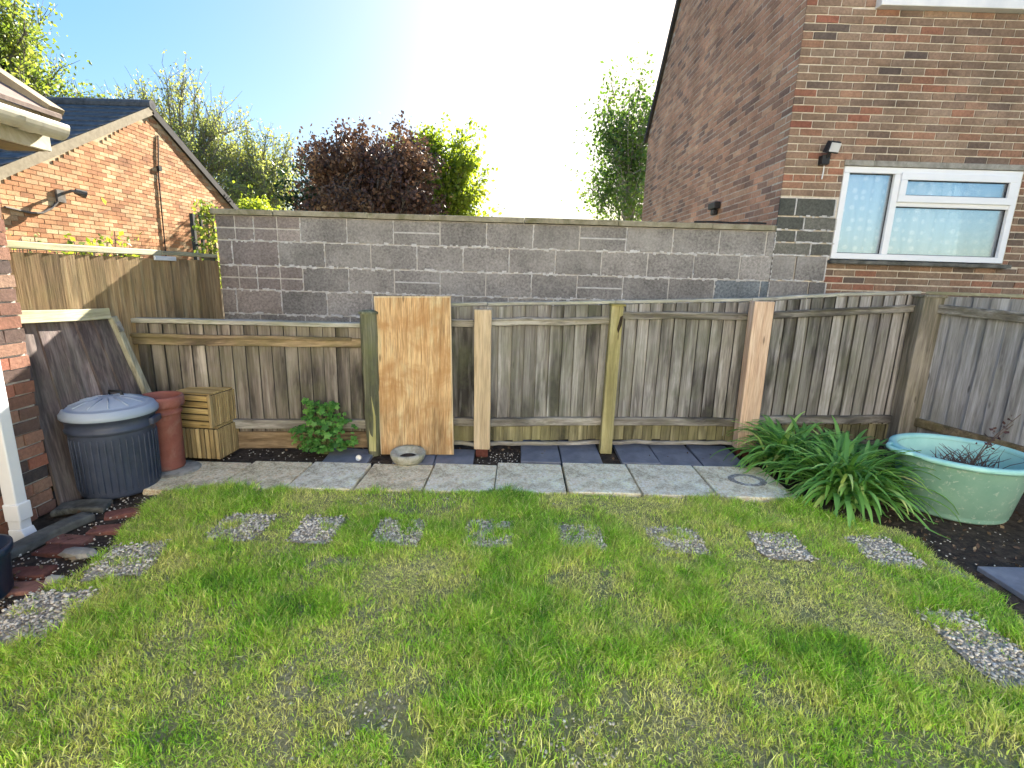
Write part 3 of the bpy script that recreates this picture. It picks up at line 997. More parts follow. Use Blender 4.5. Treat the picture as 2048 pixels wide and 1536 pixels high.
def boards(mb, p0, p1, zb, zt0, zt1, nrm, bw=BW, wav=0.004, thick=(0.004, 0.024), lean=0.0):
    """feather-edge boards from p0 to p1 (plan), front face towards nrm"""
    p0, p1, nrm = Vector((*p0, 0)), Vector((*p1, 0)), Vector((*nrm, 0)).normalized()
    L = (p1 - p0).length
    d = (p1 - p0) / L
    n = max(1, round(L / bw))
    for k in range(n):
        s0, s1 = L * k / n - 0.008, L * (k + 1) / n
        a, b = p0 + d * s0, p0 + d * s1
        za = zt0 + (zt1 - zt0) * s0 / L + random.uniform(-wav, wav)
        zc = zt0 + (zt1 - zt0) * s1 / L + random.uniform(-wav, wav)
        zb2 = zb + random.uniform(-0.008, 0.008)
        ta, tb = thick[1] + random.uniform(-0.002, 0.002), thick[0]
        o = random.uniform(-0.002, 0.002)
        ln = d * random.uniform(-lean, lean)
        vs = [a + nrm * o, b + nrm * o, b + nrm * (tb + o), a + nrm * (ta + o)]
        vs = [Vector((q.x, q.y, zb2)) for q in vs] + [Vector((q.x + ln.x, q.y + ln.y, zz)) for q, zz in zip(vs, (za, zc, zc, za))]
        mb.add(vs, [(0, 3, 2, 1), (4, 5, 6, 7), (0, 1, 5, 4), (1, 2, 6, 5), (2, 3, 7, 6), (3, 0, 4, 7)])
        mb.t[-1] = -mb.t[-1] - 0.01          # sawn edge darkened: shade line between boards put into its colour
    return mb


# tall side fence (x = -2.9) between our house and the block wall
tf = thing('wooden_fence', (-2.95, 3.95, 0), 'tall tan close-boarded fence, half in sun, running to the end of the block wall', 'fence')
boards(MB(), (-2.94, 4.985), (-2.94, 2.9), 0.05, 1.545, 1.545, (1, 0), bw=0.115).build('board_panel', m_board_tall, tf)
mb = MB()
mb.bar((-2.945, 2.9, 1.585), (-2.945, 4.2, 1.592), 0.075, 0.045, seg=4, wob=0.003)
mb.bar((-2.945, 4.203, 1.592), (-2.945, 4.985, 1.592), 0.075, 0.032, seg=3, wob=0.002)
mb.build('capping_rail', m_cap_y, tf, bevel=0.006)
for px_, py_ in ((-2.965, 4.945), (-2.99, 2.95)):
    mb = MB()
    mb.box((px_, py_, 0.8), (0.07, 0.07, 1.56))
    mb.build('post', m_post_dark, tf, bevel=0.005)
mb = MB()
mb.box((-2.912, 4.24, 1.548), (0.012, 0.26, 0.036))
mb.build('bracket', m_upvc2, tf, bevel=0.003)

# loose dark gate leaning on the tall fence
gt = thing('garden_gate', (-2.6, 3.2, 0), 'dark purplish loose board gate with a sunlit top batten leaning on the tall fence', 'gate')
tilt = math.atan2(0.17, 1.14)


def gp(s, h, o=0.0):
    """point on the gate: s along y, h up its face, o out of the face"""
    xb = -2.785 + 0.115 * (s - 2.84) / 0.76
    return Vector((xb - (xb + 2.875) * h / 1.18 + o * math.cos(tilt), s + 0.17 * (0.75 - h) * (s - 2.84) / 0.76, h * math.cos(tilt) + o * math.sin(tilt)))


mb = MB()
y = 2.84
HG = 1.195
while y < 3.56:
    w = random.choice((0.12, 0.14, 0.145))
    y1 = min(y + w, 3.575)
    hh = HG - 0.03 - random.uniform(0, 0.015)
    o = random.uniform(-0.003, 0.004)
    mb.add([gp(y, 0.0, o), gp(y1, 0.0, o - 0.006), gp(y1, hh, o - 0.006), gp(y, hh, o), gp(y, 0, o - 0.018), gp(y1, 0, o - 0.018), gp(y1, hh, o - 0.018), gp(y, hh, o - 0.018)],
           [(0, 1, 2, 3), (7, 6, 5, 4), (0, 4, 5, 1), (1, 5, 6, 2), (2, 6, 7, 3), (3, 7, 4, 0)])
    y = y1 + 0.004
mb.build('board_panel', m_gate, gt)
nrm = (math.cos(tilt), 0, math.sin(tilt))
mb = MB()
mb.bar(gp(2.84, HG - 0.01, 0.012), gp(3.58, HG - 0.035, 0.012), 0.075, 0.03, nrm, seg=3, wob=0.003)
mb.build('top_batten', m_cap_y, gt, bevel=0.004)
mb = MB()
mb.bar(gp(3.605, 0.0, 0.005), gp(3.605, HG - 0.06, 0.005), 0.05, 0.045, nrm)
mb.build('edge_batten', m_gate_strip, gt, bevel=0.004)
mb = MB()
mb.bar(gp(3.60, HG - 0.17, 0.034), gp(3.60, HG - 0.10, 0.034), 0.045, 0.008, nrm)
mb.build('hinge', m_concrete, gt, bevel=0.002)

# low fence, left bay
lf = thing('wooden_fence', (-2.0, 4.0, 0), 'low brown fence bay with mossy top board between the gate and the round mossy post', 'fence')
A, B = (-2.93, 3.83), (-1.14, 4.02)
boards(MB(), B, A, 0.10, 1.05, 1.05, (0.1, -1), bw=0.10).build('board_panel', m_board_low, lf)
nb = Vector((0.105, -0.994, 0))
off = lambda p, o: (p[0] + nb.x * o, p[1] + nb.y * o)
mb = MB()
mb.bar((*off(A, 0.0), 1.075), (*off(B, 0.0), 1.068), 0.09, 0.035, seg=6, wob=0.002)
mb.build('capping_rail', m_cap, lf, bevel=0.006)
mb = MB()
mb.bar((*off(A, 0.035), 0.93), (*off(B, 0.035), 0.925), 0.035, 0.075, seg=6, wob=0.003)
mb.bar((*off(A, 0.05), 0.965), (*off((-1.3, 4.0), 0.05), 0.955), 0.03, 0.03, seg=6, wob=0.004)
mb.build('top_rail', m_rail_brown, lf, bevel=0.006)
mb = MB()
mb.bar((*off(A, 0.04), 0.255), (*off(B, 0.04), 0.25), 0.04, 0.075, seg=6, wob=0.003)
mb.build('bottom_rail', m_rail, lf, bevel=0.006)
mb = MB()
mb.bar((*off(A, 0.03), 0.11), (*off(B, 0.03), 0.11), 0.025, 0.14, seg=4, wob=0.003)
mb.build('gravel_board', m_gravel_board2, lf, bevel=0.004)

# middle run of the fence, five bays to the corner, then the right-hand wing
mf = thing('wooden_fence', (1.2, 4.3, 0), 'long weathered grey fence with a thick corner post, right of the plywood sheet', 'fence')
PL = [(-1.10, 4.03, 1.235), (-0.22, 4.10, 1.262), (0.84, 4.24, 1.30), (2.02, 4.32, 1.352), (2.8, 4.41, 1.415), (3.58, 4.50, 1.452)]
for k in range(len(PL) - 1):
    (x0, y0, z0), (x1, y1, z1) = PL[k], PL[k + 1]
    boards(MB(), (x0, y0), (x1, y1), 0.10 + 0.02 * k, z0 - 0.02, z1 - 0.02, (y1 - y0, -(x1 - x0)), bw=0.105, lean=0.006).build('board_panel', m_board, mf)
capm = MB()
for k in range(len(PL) - 1):
    p, q = Vector(PL[k]), Vector(PL[k + 1])
    capm.bar(p, q + (q - p).normalized() * -0.002, 0.06, 0.026, seg=4, wob=0.0025)
capm.build('capping_rail', m_cap, mf, bevel=0.005)
rails = [(0, 1, 0.155, 0.15), (1, 2, 0.145, 0.15), (2, 3, 0.105, 0.135), (3, 5, 0.135, 0.13)]
mb = MB()
for (i, j, a, b) in rails:
    p, q = Vector(PL[i]), Vector(PL[j])
    dn = Vector((q.y - p.y, -(q.x - p.x), 0)).normalized() * 0.04
    pp, qq = p + dn - Vector((0, 0, a)), q + dn - Vector((0, 0, b))
    mb.bar(pp, qq, 0.04, 0.06, seg=7, wob=0.007)
    mb.bar(pp + Vector((0, -0.012, 0.018)), qq + Vector((0, -0.012, 0.018)), 0.035, 0.02, seg=7, wob=0.003)
mb.build('top_rail', m_rail, mf, bevel=0.008)
mb = MB()
for (i, j, a, b) in [(0, 1, 0.28, 0.27), (1, 2, 0.27, 0.27), (2, 3, 0.27, 0.27), (3, 5, 0.29, 0.30)]:
    p, q = Vector(PL[i]), Vector(PL[j])
    dn = Vector((q.y - p.y, -(q.x - p.x), 0)).normalized() * 0.04
    p2, q2 = Vector((p.x, p.y, a)) + dn, Vector((q.x, q.y, b)) + dn
    mb.bar(p2, q2, 0.045, 0.07, seg=6, wob=0.004)
mb.build('bottom_rail', m_rail, mf, bevel=0.008)
for (i, j) in [(0, 1), (1, 2), (2, 3), (3, 5)]:
    p, q = Vector(PL[i]), Vector(PL[j])
    dn = Vector((q.y - p.y, -(q.x - p.x), 0)).normalized() * 0.018
    boards(MB(), (p.x + dn.x, p.y + dn.y), (q.x + dn.x, q.y + dn.y), 0.095, 0.235, 0.245, (dn.x, dn.y), bw=0.085, thick=(0.006, 0.016), wav=0.006).build('kick_board', m_moss_end, mf)
mb = MB()
for (i, j) in [(0, 1), (1, 2), (2, 3), (3, 5)]:
    p, q = Vector(PL[i]), Vector(PL[j])
    dn = Vector((q.y - p.y, -(q.x - p.x), 0)).normalized() * 0.045
    mb.bar(Vector((p.x, p.y, 0.075)) + dn, Vector((q.x, q.y, 0.08)) + dn, 0.03, 0.032, seg=9, wob=0.008)
mb.build('ground_rail', m_rail, mf, bevel=0.005)
# right wing
W0, W1 = Vector((3.66, 4.50, 0)), Vector((4.36, 2.17, 0))
boards(MB(), (W0.x, W0.y), (W1.x, W1.y), 0.12, 1.43, 1.43, (-2.33, -0.7), bw=0.128).build('board_panel', m_board_grey, mf)
nw = Vector((-0.958, -0.288, 0))
mb = MB()
mb.bar(W0 + Vector((0, 0, 1.452)), W0.lerp(W1, 0.32) + Vector((0, 0, 1.455)), 0.06, 0.026, seg=3, wob=0.002)
mb.bar(W0.lerp(W1, 0.322) + Vector((0, 0, 1.45)), W1 + Vector((0, 0, 1.45)), 0.06, 0.026, seg=4, wob=0.002)
mb.build('capping_rail', m_cap_y, mf, bevel=0.005)
mb = MB()
mb.bar(W0 + nw * 0.04 + Vector((0, 0, 1.325)), W1 + nw * 0.04 + Vector((0, 0, 1.23)), 0.045, 0.075, seg=6, wob=0.004)
mb.bar(W0 + nw * 0.052 + Vector((0, 0, 1.345)), W1 + nw * 0.052 + Vector((0, 0, 1.25)), 0.03, 0.02, seg=6, wob=0.003)
mb.build('top_rail', m_rail_y, mf, bevel=0.008)
mb = MB()
mb.bar(W0 + nw * 0.04 + Vector((0, 0, 0.31)), W1 + nw * 0.04 + Vector((0, 0, 0.29)), 0.045, 0.075, seg=6, wob=0.004)
mb.build('bottom_rail', m_rail_brown, mf, bevel=0.008)


def post(name, x, y, z0, z1, w, d, mat, parent, lean=(0, 0), tint=0.4, bevel=0.006):
    mb = MB()
    mb.bar((x - lean[0], y - lean[1], z0), (x, y, z1), w, d, (0, 1, 0), tint=tint, seg=5, wob=0.0015)
    return mb.build(name, mat, parent, bevel=bevel)


post('post', 3.60, 4.40, 0.0, 1.415, 0.175, 0.13, m_post_dark, mf)['label'] = 'thick dark weathered corner post'
mb = MB()
mb.box((3.60, 4.40, 1.424), (0.20, 0.15, 0.02))
mb.build('post_cap', m_post_dark, mf, bevel=0.004)

# free-standing repair posts in front of the boards: each its own thing
p1 = thing('fence_post', (-1.145, 3.92, 0), 'round mossy green old post, rotten at its foot, left of the plywood sheet', 'fence post')
mb = MB()
zz = np.linspace(0.0, 1.17, 14)
mb.tube([(-1.125 - 0.02 * z / 1.17 + random.uniform(-0.003, 0.003), 3.92, z) for z in zz], [0.064 + random.uniform(-0.003, 0.003) - (0.012 if z < 0.12 else 0) for z in zz], 14)
mb.build('shaft', m_post_moss, p1, smooth=False)
mb = MB()
mb.lathe([(0.0, 0.03), (0.05, 0.028), (0.075, 0.016), (0.078, 0.0), (0.04, -0.004)], 14, (-1.145, 3.92, 1.168))
mb.build('post_cap', m_post_moss, p1)
mb = MB()
mb.prism([(-1.155, 3.862, 0.05), (-1.10, 3.86, 0.05), (-1.095, 3.858, 0.35), (-1.125, 3.858, 0.52), (-1.15, 3.86, 0.36)], (0, 0.012, 0))
mb.build('split_face', m_post_split, p1, fix=True)

p2 = thing('fence_post', (-0.235, 3.97, 0), 'clean tan squared post right of the plywood sheet', 'fence post')
post('shaft', -0.245, 3.97, 0.07, 1.225, 0.135, 0.075, m_post_new, p2, lean=(-0.01, 0.01))
post('foot', -0.235, 3.965, 0.0, 0.075, 0.10, 0.07, m_foot, p2)

p3 = thing('fence_post', (0.82, 4.16, 0), 'thin yellowed old post with a dark split, midway along the fence', 'fence post')
post('shaft', 0.845, 4.15, 0.0, 1.275, 0.10, 0.085, m_post_yel, p3, lean=(0.01, 0.01))
mb = MB()
mb.prism([(0.852, 4.103, 1.09), (0.872, 4.103, 1.19), (0.893, 4.103, 1.20), (0.886, 4.103, 1.12), (0.862, 4.103, 1.05)], (0, -0.004, 0))
mb.build('split', m_darkgap, p3, fix=True)
mb = MB()
mb.box((0.85, 4.15, 1.282), (0.12, 0.11, 0.018))
mb.build('post_cap', m_gravel_board, p3, bevel=0.003)
mb = MB()
mb.box((0.83, 4.104, 0.07), (0.085, 0.006, 0.13))
mb.build('rotten_patch', m_gravel_board2, p3)

p4 = thing('fence_post', (2.04, 4.2, 0), 'clean pinkish new post left of the strappy plants', 'fence post')
post('shaft', 2.055, 4.19, 0.07, 1.345, 0.165, 0.10, m_post_pink, p4, lean=(0.0, 0.02))
post('foot', 2.055, 4.17, 0.0, 0.075, 0.12, 0.09, m_foot, p4)

# ---------------------------------------------------------------- plywood sheet
pw = thing('plywood_sheet', (-0.765, 3.885, 0.025), 'tall yellowish plywood sheet leaning against the fence behind the stone bowl', 'board')
ry = Matrix.Rotation(math.radians(-1.6), 3, 'Y') @ Matrix.Rotation(math.radians(-2.5), 3, 'X')


def ply(x0, x1, z0, z1, y0, y1):
    m = MB()
    vs = [(x, y, z) for z in (z0, z1) for x, y in ((x0, y0), (x1, y0), (x1, y1), (x0, y1))]
    m.add([ry @ Vector(v) for v in vs], [(3, 2, 1, 0), (4, 5, 6, 7), (0, 1, 5, 4), (1, 2, 6, 5), (2, 3, 7, 6), (3, 0, 4, 7)], 0.3)
    return m


ply(-0.298, 0.298, 0.0, 1.285, 0.0, 0.016).build('sheet', m_ply, pw, local=True)
mb = MB()
for (a, b, c, d) in ((-0.301, 0.301, 1.277, 1.289), (-0.301, -0.294, 0, 1.276), (0.292, 0.301, 0, 1.276)):
    q = ply(a, b, c, d, -0.002, 0.019)
    mb.add(q.v, q.f, 0.3)
mb.build('edge', m_ply_edge, pw, local=True)

# ---------------------------------------------------------------- paving slabs and slates
J = [-2.46, -1.985, -1.535, -1.075, -0.595, -0.105, 0.41, 0.935, 1.475, 2.03]
fr = [3.08, 3.13, 3.15, 3.17, 3.19, 3.21, 3.24, 3.24, 3.23]
bk = [3.60, 3.63, 3.645, 3.66, 3.70, 3.76, 3.80, 3.82, 3.81]
sm = [m_slab_tan, m_slab_tan, m_slab_grey, m_slab_tan, m_slab_pale, m_slab_pale, m_slab_pale, m_slab_grey, m_slab_pale]
sl = ['tan paving slab at the left end of the row, by the terracotta pot', 'tan paving slab in front of the soil beside the leafy plant', 'pale grey slab below the slate left of the mossy post',
      'buff paving slab directly in front of the stone bowl', 'pale paving slab in front of the right half of the plywood', 'pale slab in front of the tan post and pebbly soil gap',
      'greenish pale slab in front of the yellowed thin post, mossy at its left joint', 'grey pale slab just left of the ring-stained slab', 'pale slab with a dark ring stain beside the strappy plants']
for k in range(9):
    t = thing('paving_slab', ((J[k] + J[k + 1]) / 2, (fr[k] + bk[k]) / 2, 0), sl[k], 'paving slab', 'slabs paving the strip along the lawn')
    zt = 0.03 + random.uniform(-0.004, 0.004)
    q = [random.uniform(-0.006, 0.006) for _ in range(8)]
    sk = 0.008
    mb = MB()
    vs = [(J[k] + 0.008 + q[0], fr[k] + q[1]), (J[k + 1] - 0.008 + q[2], fr[k] + 0.01 + q[3]), (J[k + 1] - 0.008 + sk + q[4], bk[k] + q[5]), (J[k] + 0.008 + sk + q[6], bk[k] + q[7])]
    mb.add([(x, y, -0.02) for x, y in vs] + [(x, y, zt + random.uniform(-0.002, 0.002)) for x, y in vs],
           [(3, 2, 1, 0), (4, 5, 6, 7), (0, 1, 5, 4), (1, 2, 6, 5), (2, 3, 7, 6), (3, 0, 4, 7)])
    mb.build('slab', sm[k], t, bevel=0.007)
    if k == 8:
        mb = MB()
        mb.lathe([(0.085, 0.0), (0.0855, 0.0025), (0.125, 0.0025), (0.126, 0.0)], 60, (1.80, 3.53, zt + 0.0015), sx=1.1, sy=0.9, wob=0.05)
        mb.build('ring_stain', m_slab_stain, t)
ST = [(-1.48, -1.12, 3.665, 4.0, 'blue slate tile between the leafy plant and the mossy post'), (-0.93, -0.61, 3.70, 4.05, 'blue slate tile partly under the stone bowl'),
      (-0.60, -0.29, 3.71, 4.06, 'blue slate tile below the right edge of the plywood'), (0.095, 0.42, 3.815, 4.36, 'square blue slate just right of the pebbly soil gap'),
      (0.432, 0.765, 3.815, 4.36, 'blue slate tile touching the left side of the yellowed thin post'), (0.925, 1.235, 3.845, 4.38, 'blue slate tile just right of the yellowed thin post'),
      (1.247, 1.58, 3.835, 4.38, 'middle blue slate of the three between the thin post and the pinkish post'), (1.592, 1.95, 3.83, 4.36, 'blue slate tile beside the foot of the pinkish post'),
      (2.575, 2.98, 2.16, 2.46, 'single blue slate lying in the dark bed at the right edge')]
for k, (x0, x1, y0, y1, lab) in enumerate(ST):
    mb = MB()
    z = 0.02 + random.uniform(-0.003, 0.003)
    s = 0.0 if k in (8,) else 0.10 * ((x0 + x1) / 2) / 4.2 * 1.0
    t = thing('slate_tile', ((x0 + x1) / 2, (y0 + y1) / 2, 0), lab, 'slate tile', 'slate tiles laid along the fence')
    r = lambda: random.uniform(-0.004, 0.004)
    vs = [(x0 + r(), y0 + r()), (x1 + r(), y0 + r()), (x1 + s * 0.6 + r(), y1 + r()), (x0 + s * 0.6 + r(), y1 + r())]
    mb.add([(x, y, -0.01) for x, y in vs] + [(x, y, z + random.uniform(-0.003, 0.003)) for x, y in vs],
           [(3, 2, 1, 0), (4, 5, 6, 7), (0, 1, 5, 4), (1, 2, 6, 5), (2, 3, 7, 6), (3, 0, 4, 7)])
    mb.build('tile', m_slate, t, bevel=0.004)

# kerb beside the right-hand bed
mb = MB()
mb.bar((2.40, 2.50, 0.0), (2.33, 1.75, 0.0), 0.07, 0.05, seg=5, wob=0.006)
tag(mb.build('kerb_edging', m_concrete, bevel=0.01), 'pale concrete edging strip beside the slate in the right-hand bed', 'edging')


# ---------------------------------------------------------------- pebbles and gravel squares
_ico = None


def pebbles(pts, sizes, rs):
    import bmesh
    global _ico
    if _ico is None:
        bm = bmesh.new()
        bmesh.ops.create_icosphere(bm, subdivisions=1, radius=1)
        _ico = (np.array([v.co[:] for v in bm.verts]), np.array([[v.index for v in f.verts] for f in bm.faces]))
        bm.free()
    V, F = _ico
    n = len(pts)
    sc = np.stack([sizes * rs.uniform(0.7, 1.3, n), sizes * rs.uniform(0.7, 1.3, n), sizes * rs.uniform(0.45, 0.8, n)], 1)
    th = rs.uniform(0, 6.28, n)
    P = V[None] * sc[:, None, :] * rs.uniform(0.8, 1.2, (n, len(V), 1))
    c, s = np.cos(th)[:, None], np.sin(th)[:, None]
    X = P[..., 0] * c - P[..., 1] * s
    Y = P[..., 0] * s + P[..., 1] * c
    P = np.stack([X, Y, P[..., 2]], -1) + pts[:, None, :]
    f = (F[None] + (np.arange(n) * len(V))[:, None, None]).reshape(-1)
    tint = np.repeat(rs.beta(1.6, 1.4, n), len(F))
    return P.reshape(-1, 3), f, np.full(n * len(F), 3), tint


GS = [  # x, y, half-width, half-depth, rotation, grassed fraction, label
    (-1.55, 2.63, 0.155, 0.16, 0.02, 0.45, 'pebbly square half under grass at the left end of the row of squares'),
    (-1.10, 2.63, 0.13, 0.16, 0.0, 0.05, 'brightest clean gravel square, second from the left end of the row'),
    (-0.63, 2.63, 0.15, 0.16, 0.0, 0.15, 'grey gravel square in the lawn below the stone bowl'),
    (-0.11, 2.64, 0.145, 0.16, 0.0, 0.12, 'gravel square in the lawn below the right edge of the plywood'),
    (0.42, 2.63, 0.145, 0.15, 0.0, 0.15, 'gravel square in the lawn below the mossy slab joint, left of the yellowed post'),
    (0.98, 2.62, 0.16, 0.15, -0.02, 0.6, 'gravel square mostly hidden by grass, right of centre in the row'),
    (1.56, 2.60, 0.15, 0.16, -0.05, 0.25, 'gravel square in the lawn below the ring-stained slab'),
    (2.14, 2.57, 0.15, 0.17, -0.08, 0.1, 'pale gravel square at the right end of the row, by the strappy plants'),
    (-1.93, 2.27, 0.15, 0.17, 0.25, 0.12, 'gravel square at the left of the lawn near the old edging bricks'),
    (-1.99, 1.83, 0.16, 0.19, 0.1, 0.03, 'largest pale gravel patch at the left edge of the picture'),
    (2.03, 1.83, 0.15, 0.23, -0.05, 0.08, 'gravel rectangle at the right edge of the lawn below the single slate'),
]
for (x, y, hw, hd, rt, gr, lab) in GS:
    rs = np.random.RandomState(int(abs(x * 1000)) + 5)
    t = thing('gravel_square', (x, y, 0.0), lab, 'gravel patch', 'gravel squares set in the lawn')
    n = int(5200 * hw * hd * 4)
    u, v = rs.uniform(-hw, hw, n), rs.uniform(-hd, hd, n)
    ed = np.maximum(np.abs(u) / hw, np.abs(v) / hd)
    k = rs.rand(n) > np.clip((ed - 0.8) / 0.25, 0, 0.9)
    u, v = u[k], v[k]
    c, s = math.cos(rt), math.sin(rt)
    pts = np.stack([x + u * c - v * s, y + u * s + v * c, 0.028 + 0.007 * rs.rand(len(u))], 1)
    P, f, npv, ti = pebbles(pts, rs.uniform(0.0035, 0.009, len(u)), rs)
    raw_mesh('pebbles', P, f, npv, ti, m_pebble, t)
    mb = MB()
    m = 22
    vs = [(x, y, 0.028)]
    for i in range(m):
        th = 2 * math.pi * i / m
        q = 1.0 / max(abs(math.cos(th)), abs(math.sin(th))) * random.uniform(0.86, 1.0)
        a, b = hw * q * math.cos(th), hd * q * math.sin(th)
        vs.append((x + a * c - b * s, y + a * s + b * c, 0.022 + random.uniform(0, 0.003)))
    mb.add(vs, [(0, i + 1, (i + 1) % m + 1) for i in range(m)])
    mb.build('grit_bed', m_grit, t)

# loose pebbles: lawn, left margin, soil gaps
rs = np.random.RandomState(77)
pp = []
for (x0, x1, y0, y1, z, n) in ((-2.1, 2.3, 0.9, 3.1, 0.017, 420), (-2.55, -2.05, 1.7, 3.0, 0.006, 650), (-0.27, 0.08, 3.8, 4.05, 0.0, 90), (2.4, 3.3, 2.2, 3.1, 0.004, 110), (-2.3, -1.0, 3.7, 3.95, 0.0, 80),
                              (-0.1, 0.4, 1.12, 1.42, 0.02, 260), (-0.6, -0.35, 1.15, 1.5, 0.02, 90), (-1.0, 0.4, 2.95, 3.15, 0.024, 160)):
    pp.append(np.stack([rs.uniform(x0, x1, n), rs.uniform(y0, y1, n), np.full(n, z)], 1))
pp = np.concatenate(pp)
P, f, npv, ti = pebbles(pp, rs.uniform(0.0025, 0.0065, len(pp)), rs)
tag(raw_mesh('loose_gravel', P, f, npv, ti, m_pebble), 'loose pale pebbles scattered over lawn and soil', 'gravel', kind='stuff')

# ---------------------------------------------------------------- grass
rs = np.random.RandomState(5)
NB = 600000
x = rs.uniform(-2.4, 2.5, NB)
y = rs.uniform(0.75, 3.24, NB)
jl = 0.05 * (fbm(x, y, 7.0, 40) - 0.5) * 2
ok = inside(x + jl, y + jl * 0.6, LAWN)
lush = fbm(x, y, 2.3, 60, 4)
bare = fbm(x, y, 3.6, 90, 3)
fine = fbm(x, y, 10.0, 95, 3)
dens = np.clip((lush - 0.30) * 3.2, 0.62, 1.0)
dens *= np.where(bare > 0.70, 0.55, 1.0) * np.clip((fine - 0.2) * 4.5, 0.35, 1.0)
for (gx, gy, hw, hd, rt, gr, lab) in GS:
    c, s = math.cos(rt), math.sin(rt)
    u, v = (x - gx) * c + (y - gy) * s, -(x - gx) * s + (y - gy) * c
    m = (np.abs(u) < hw + jl * 0.4) & (np.abs(v) < hd + jl * 0.4)
    m &= fbm(x, y, 14.0, 33, 2) > 0.27 + 0.2 * gr
    dens = np.where(m, 0.02 + gr * 0.3, dens)
# worn spots near the camera
for (gx, gy, r, d) in ((-0.42, 1.42, 0.09, 0.1), (-0.30, 1.33, 0.07, 0.12), (0.12, 1.30, 0.16, 0.25), (0.22, 1.42, 0.07, 0.2), (-0.36, 1.65, 0.06, 0.3), (1.0, 1.62, 0.1, 0.35), (0.55, 1.35, 0.08, 0.3), (-0.55, 3.08, 0.25, 0.2)):
    dd = np.hypot(x - gx, y - gy) + jl
    dens = np.where(dd < r, np.minimum(dens, d), dens)
ok &= rs.rand(NB) < dens
x, y, lush, bare = x[ok], y[ok], lush[ok], bare[ok]
n = len(x)
tuft = fbm(x, y, 9.0, 120, 2)
h = (0.016 + 0.055 * np.clip((lush - 0.3) * 2.0, 0, 1) * rs.uniform(0.4, 1.2, n)) * (0.35 + 1.45 * tuft)
th = rs.uniform(0, 6.283, n)
ln = h * rs.uniform(0.15, 1.0, n)
th_ = rs.rand(n) < np.clip(0.62 - (lush - 0.3) * 1.3, 0.15, 0.6)
h = np.where(th_, rs.uniform(0.005, 0.016, n), h)
ln = np.where(th_, rs.uniform(0.012, 0.034, n), ln)
dx, dy = np.cos(th), np.sin(th)
ph = rs.uniform(0, 6.283, n)
wv = 0.0019 * rs.uniform(0.7, 1.3, n)
wx, wy = np.cos(ph) * wv, np.sin(ph) * wv
z0 = lawn_z(x, y) - 0.002
b0 = np.stack([x - wx, y - wy, z0], 1)
b1 = np.stack([x + wx, y + wy, z0], 1)
mx, my = x + dx * ln * 0.3, y + dy * ln * 0.3
m0 = np.stack([mx - wx * 0.85, my - wy * 0.85, z0 + h * 0.55], 1)
m1 = np.stack([mx + wx * 0.85, my + wy * 0.85, z0 + h * 0.55], 1)
tp = np.stack([x + dx * ln, y + dy * ln, z0 + h * rs.uniform(0.8, 1.0, n)], 1)
V = np.stack([b0, b1, m1, m0, tp], 1).reshape(-1, 3)
b = np.arange(n)[:, None] * 5
F = np.concatenate([b + np.array([[0, 1, 2, 3]]), b + np.array([[3, 2, 4]])], 1).reshape(-1)
npv = np.tile([4, 3], n)
pt = np.clip(0.44 + (lush - 0.5) * 1.0 + (fbm(x, y, 1.1, 150, 3) - 0.5) * 0.4 + (fbm(x, y, 11.0, 170, 2) - 0.5) * 0.6 + rs.normal(0, 0.15, n), 0, 1)
pt = np.clip(pt - np.clip(bare - 0.55, 0, 1) * 0.8, 0, 1)
pt = np.where(th_, np.clip(pt * 0.45 + rs.uniform(-0.1, 0.1, n), 0, 1), pt)
pt = np.where(rs.rand(n) < 0.16, rs.uniform(0, 0.2, n), pt)
for (gx, gy, r) in ((-0.92, 1.93, 0.17), (1.33, 1.78, 0.22), (-0.65, 1.55, 0.1), (0.42, 2.88, 0.2), (1.25, 1.3, 0.25), (-1.0, 1.3, 0.2), (-1.35, 2.1, 0.15)):
    q = np.clip(1.15 - np.hypot(x - gx, (y - gy) * 1.6) / r / (0.5 + 1.1 * fbm(x, y, 8.0, 210, 3)), 0, 1)
    pt = np.clip(pt + q * 0.5 * rs.uniform(0.3, 1.2, n), 0, 1)
flat = rs.rand(n) < 0.03
V = V.reshape(n, 5, 3)
zf = z0[flat][:, None]
V[flat, :, 2] = zf + 0.006 + (V[flat, :, 2] - zf) * 0.18 + rs.uniform(0, 0.012, (int(flat.sum()), 1))
V[flat, 4, :2] += (np.stack([dx, dy], 1) * 0.035)[flat]
V = V.reshape(-1, 3)
pt[flat] = rs.uniform(0, 0.15, int(flat.sum()))
raw = raw_mesh('grass', V, F, npv, np.repeat(rs.rand(n), 2), m_grass, None, np.repeat(pt, 2))
tag(raw, 'patchy green and straw coloured lawn grass', 'grass', kind='stuff')

rs = np.random.RandomState(63)
LP = np.concatenate([np.stack([rs.uniform(2.35, 3.5, 260), rs.uniform(2.3, 3.3, 260), rs.uniform(0.002, 0.012, 260)], 1),
                     np.stack([rs.uniform(-2.5, 2.2, 160), rs.uniform(3.95, 4.15, 160), rs.uniform(0.0, 0.01, 160)], 1),
                     np.stack([rs.uniform(-2.6, -2.1, 60), rs.uniform(1.9, 3.0, 60), rs.uniform(0.005, 0.015, 60)], 1)])
tag(leaf_cloud('leaf_litter', LP, 0.018, leafmat('dead_leaf', [(0, (0.05, 0.03, 0.018)), (0.6, (0.16, 0.10, 0.06)), (1, (0.36, 0.28, 0.18))], 0.1), None, rs, droop=0.0), 'scraps of dead brown leaves on the bare soil', 'leaf litter', kind='stuff')

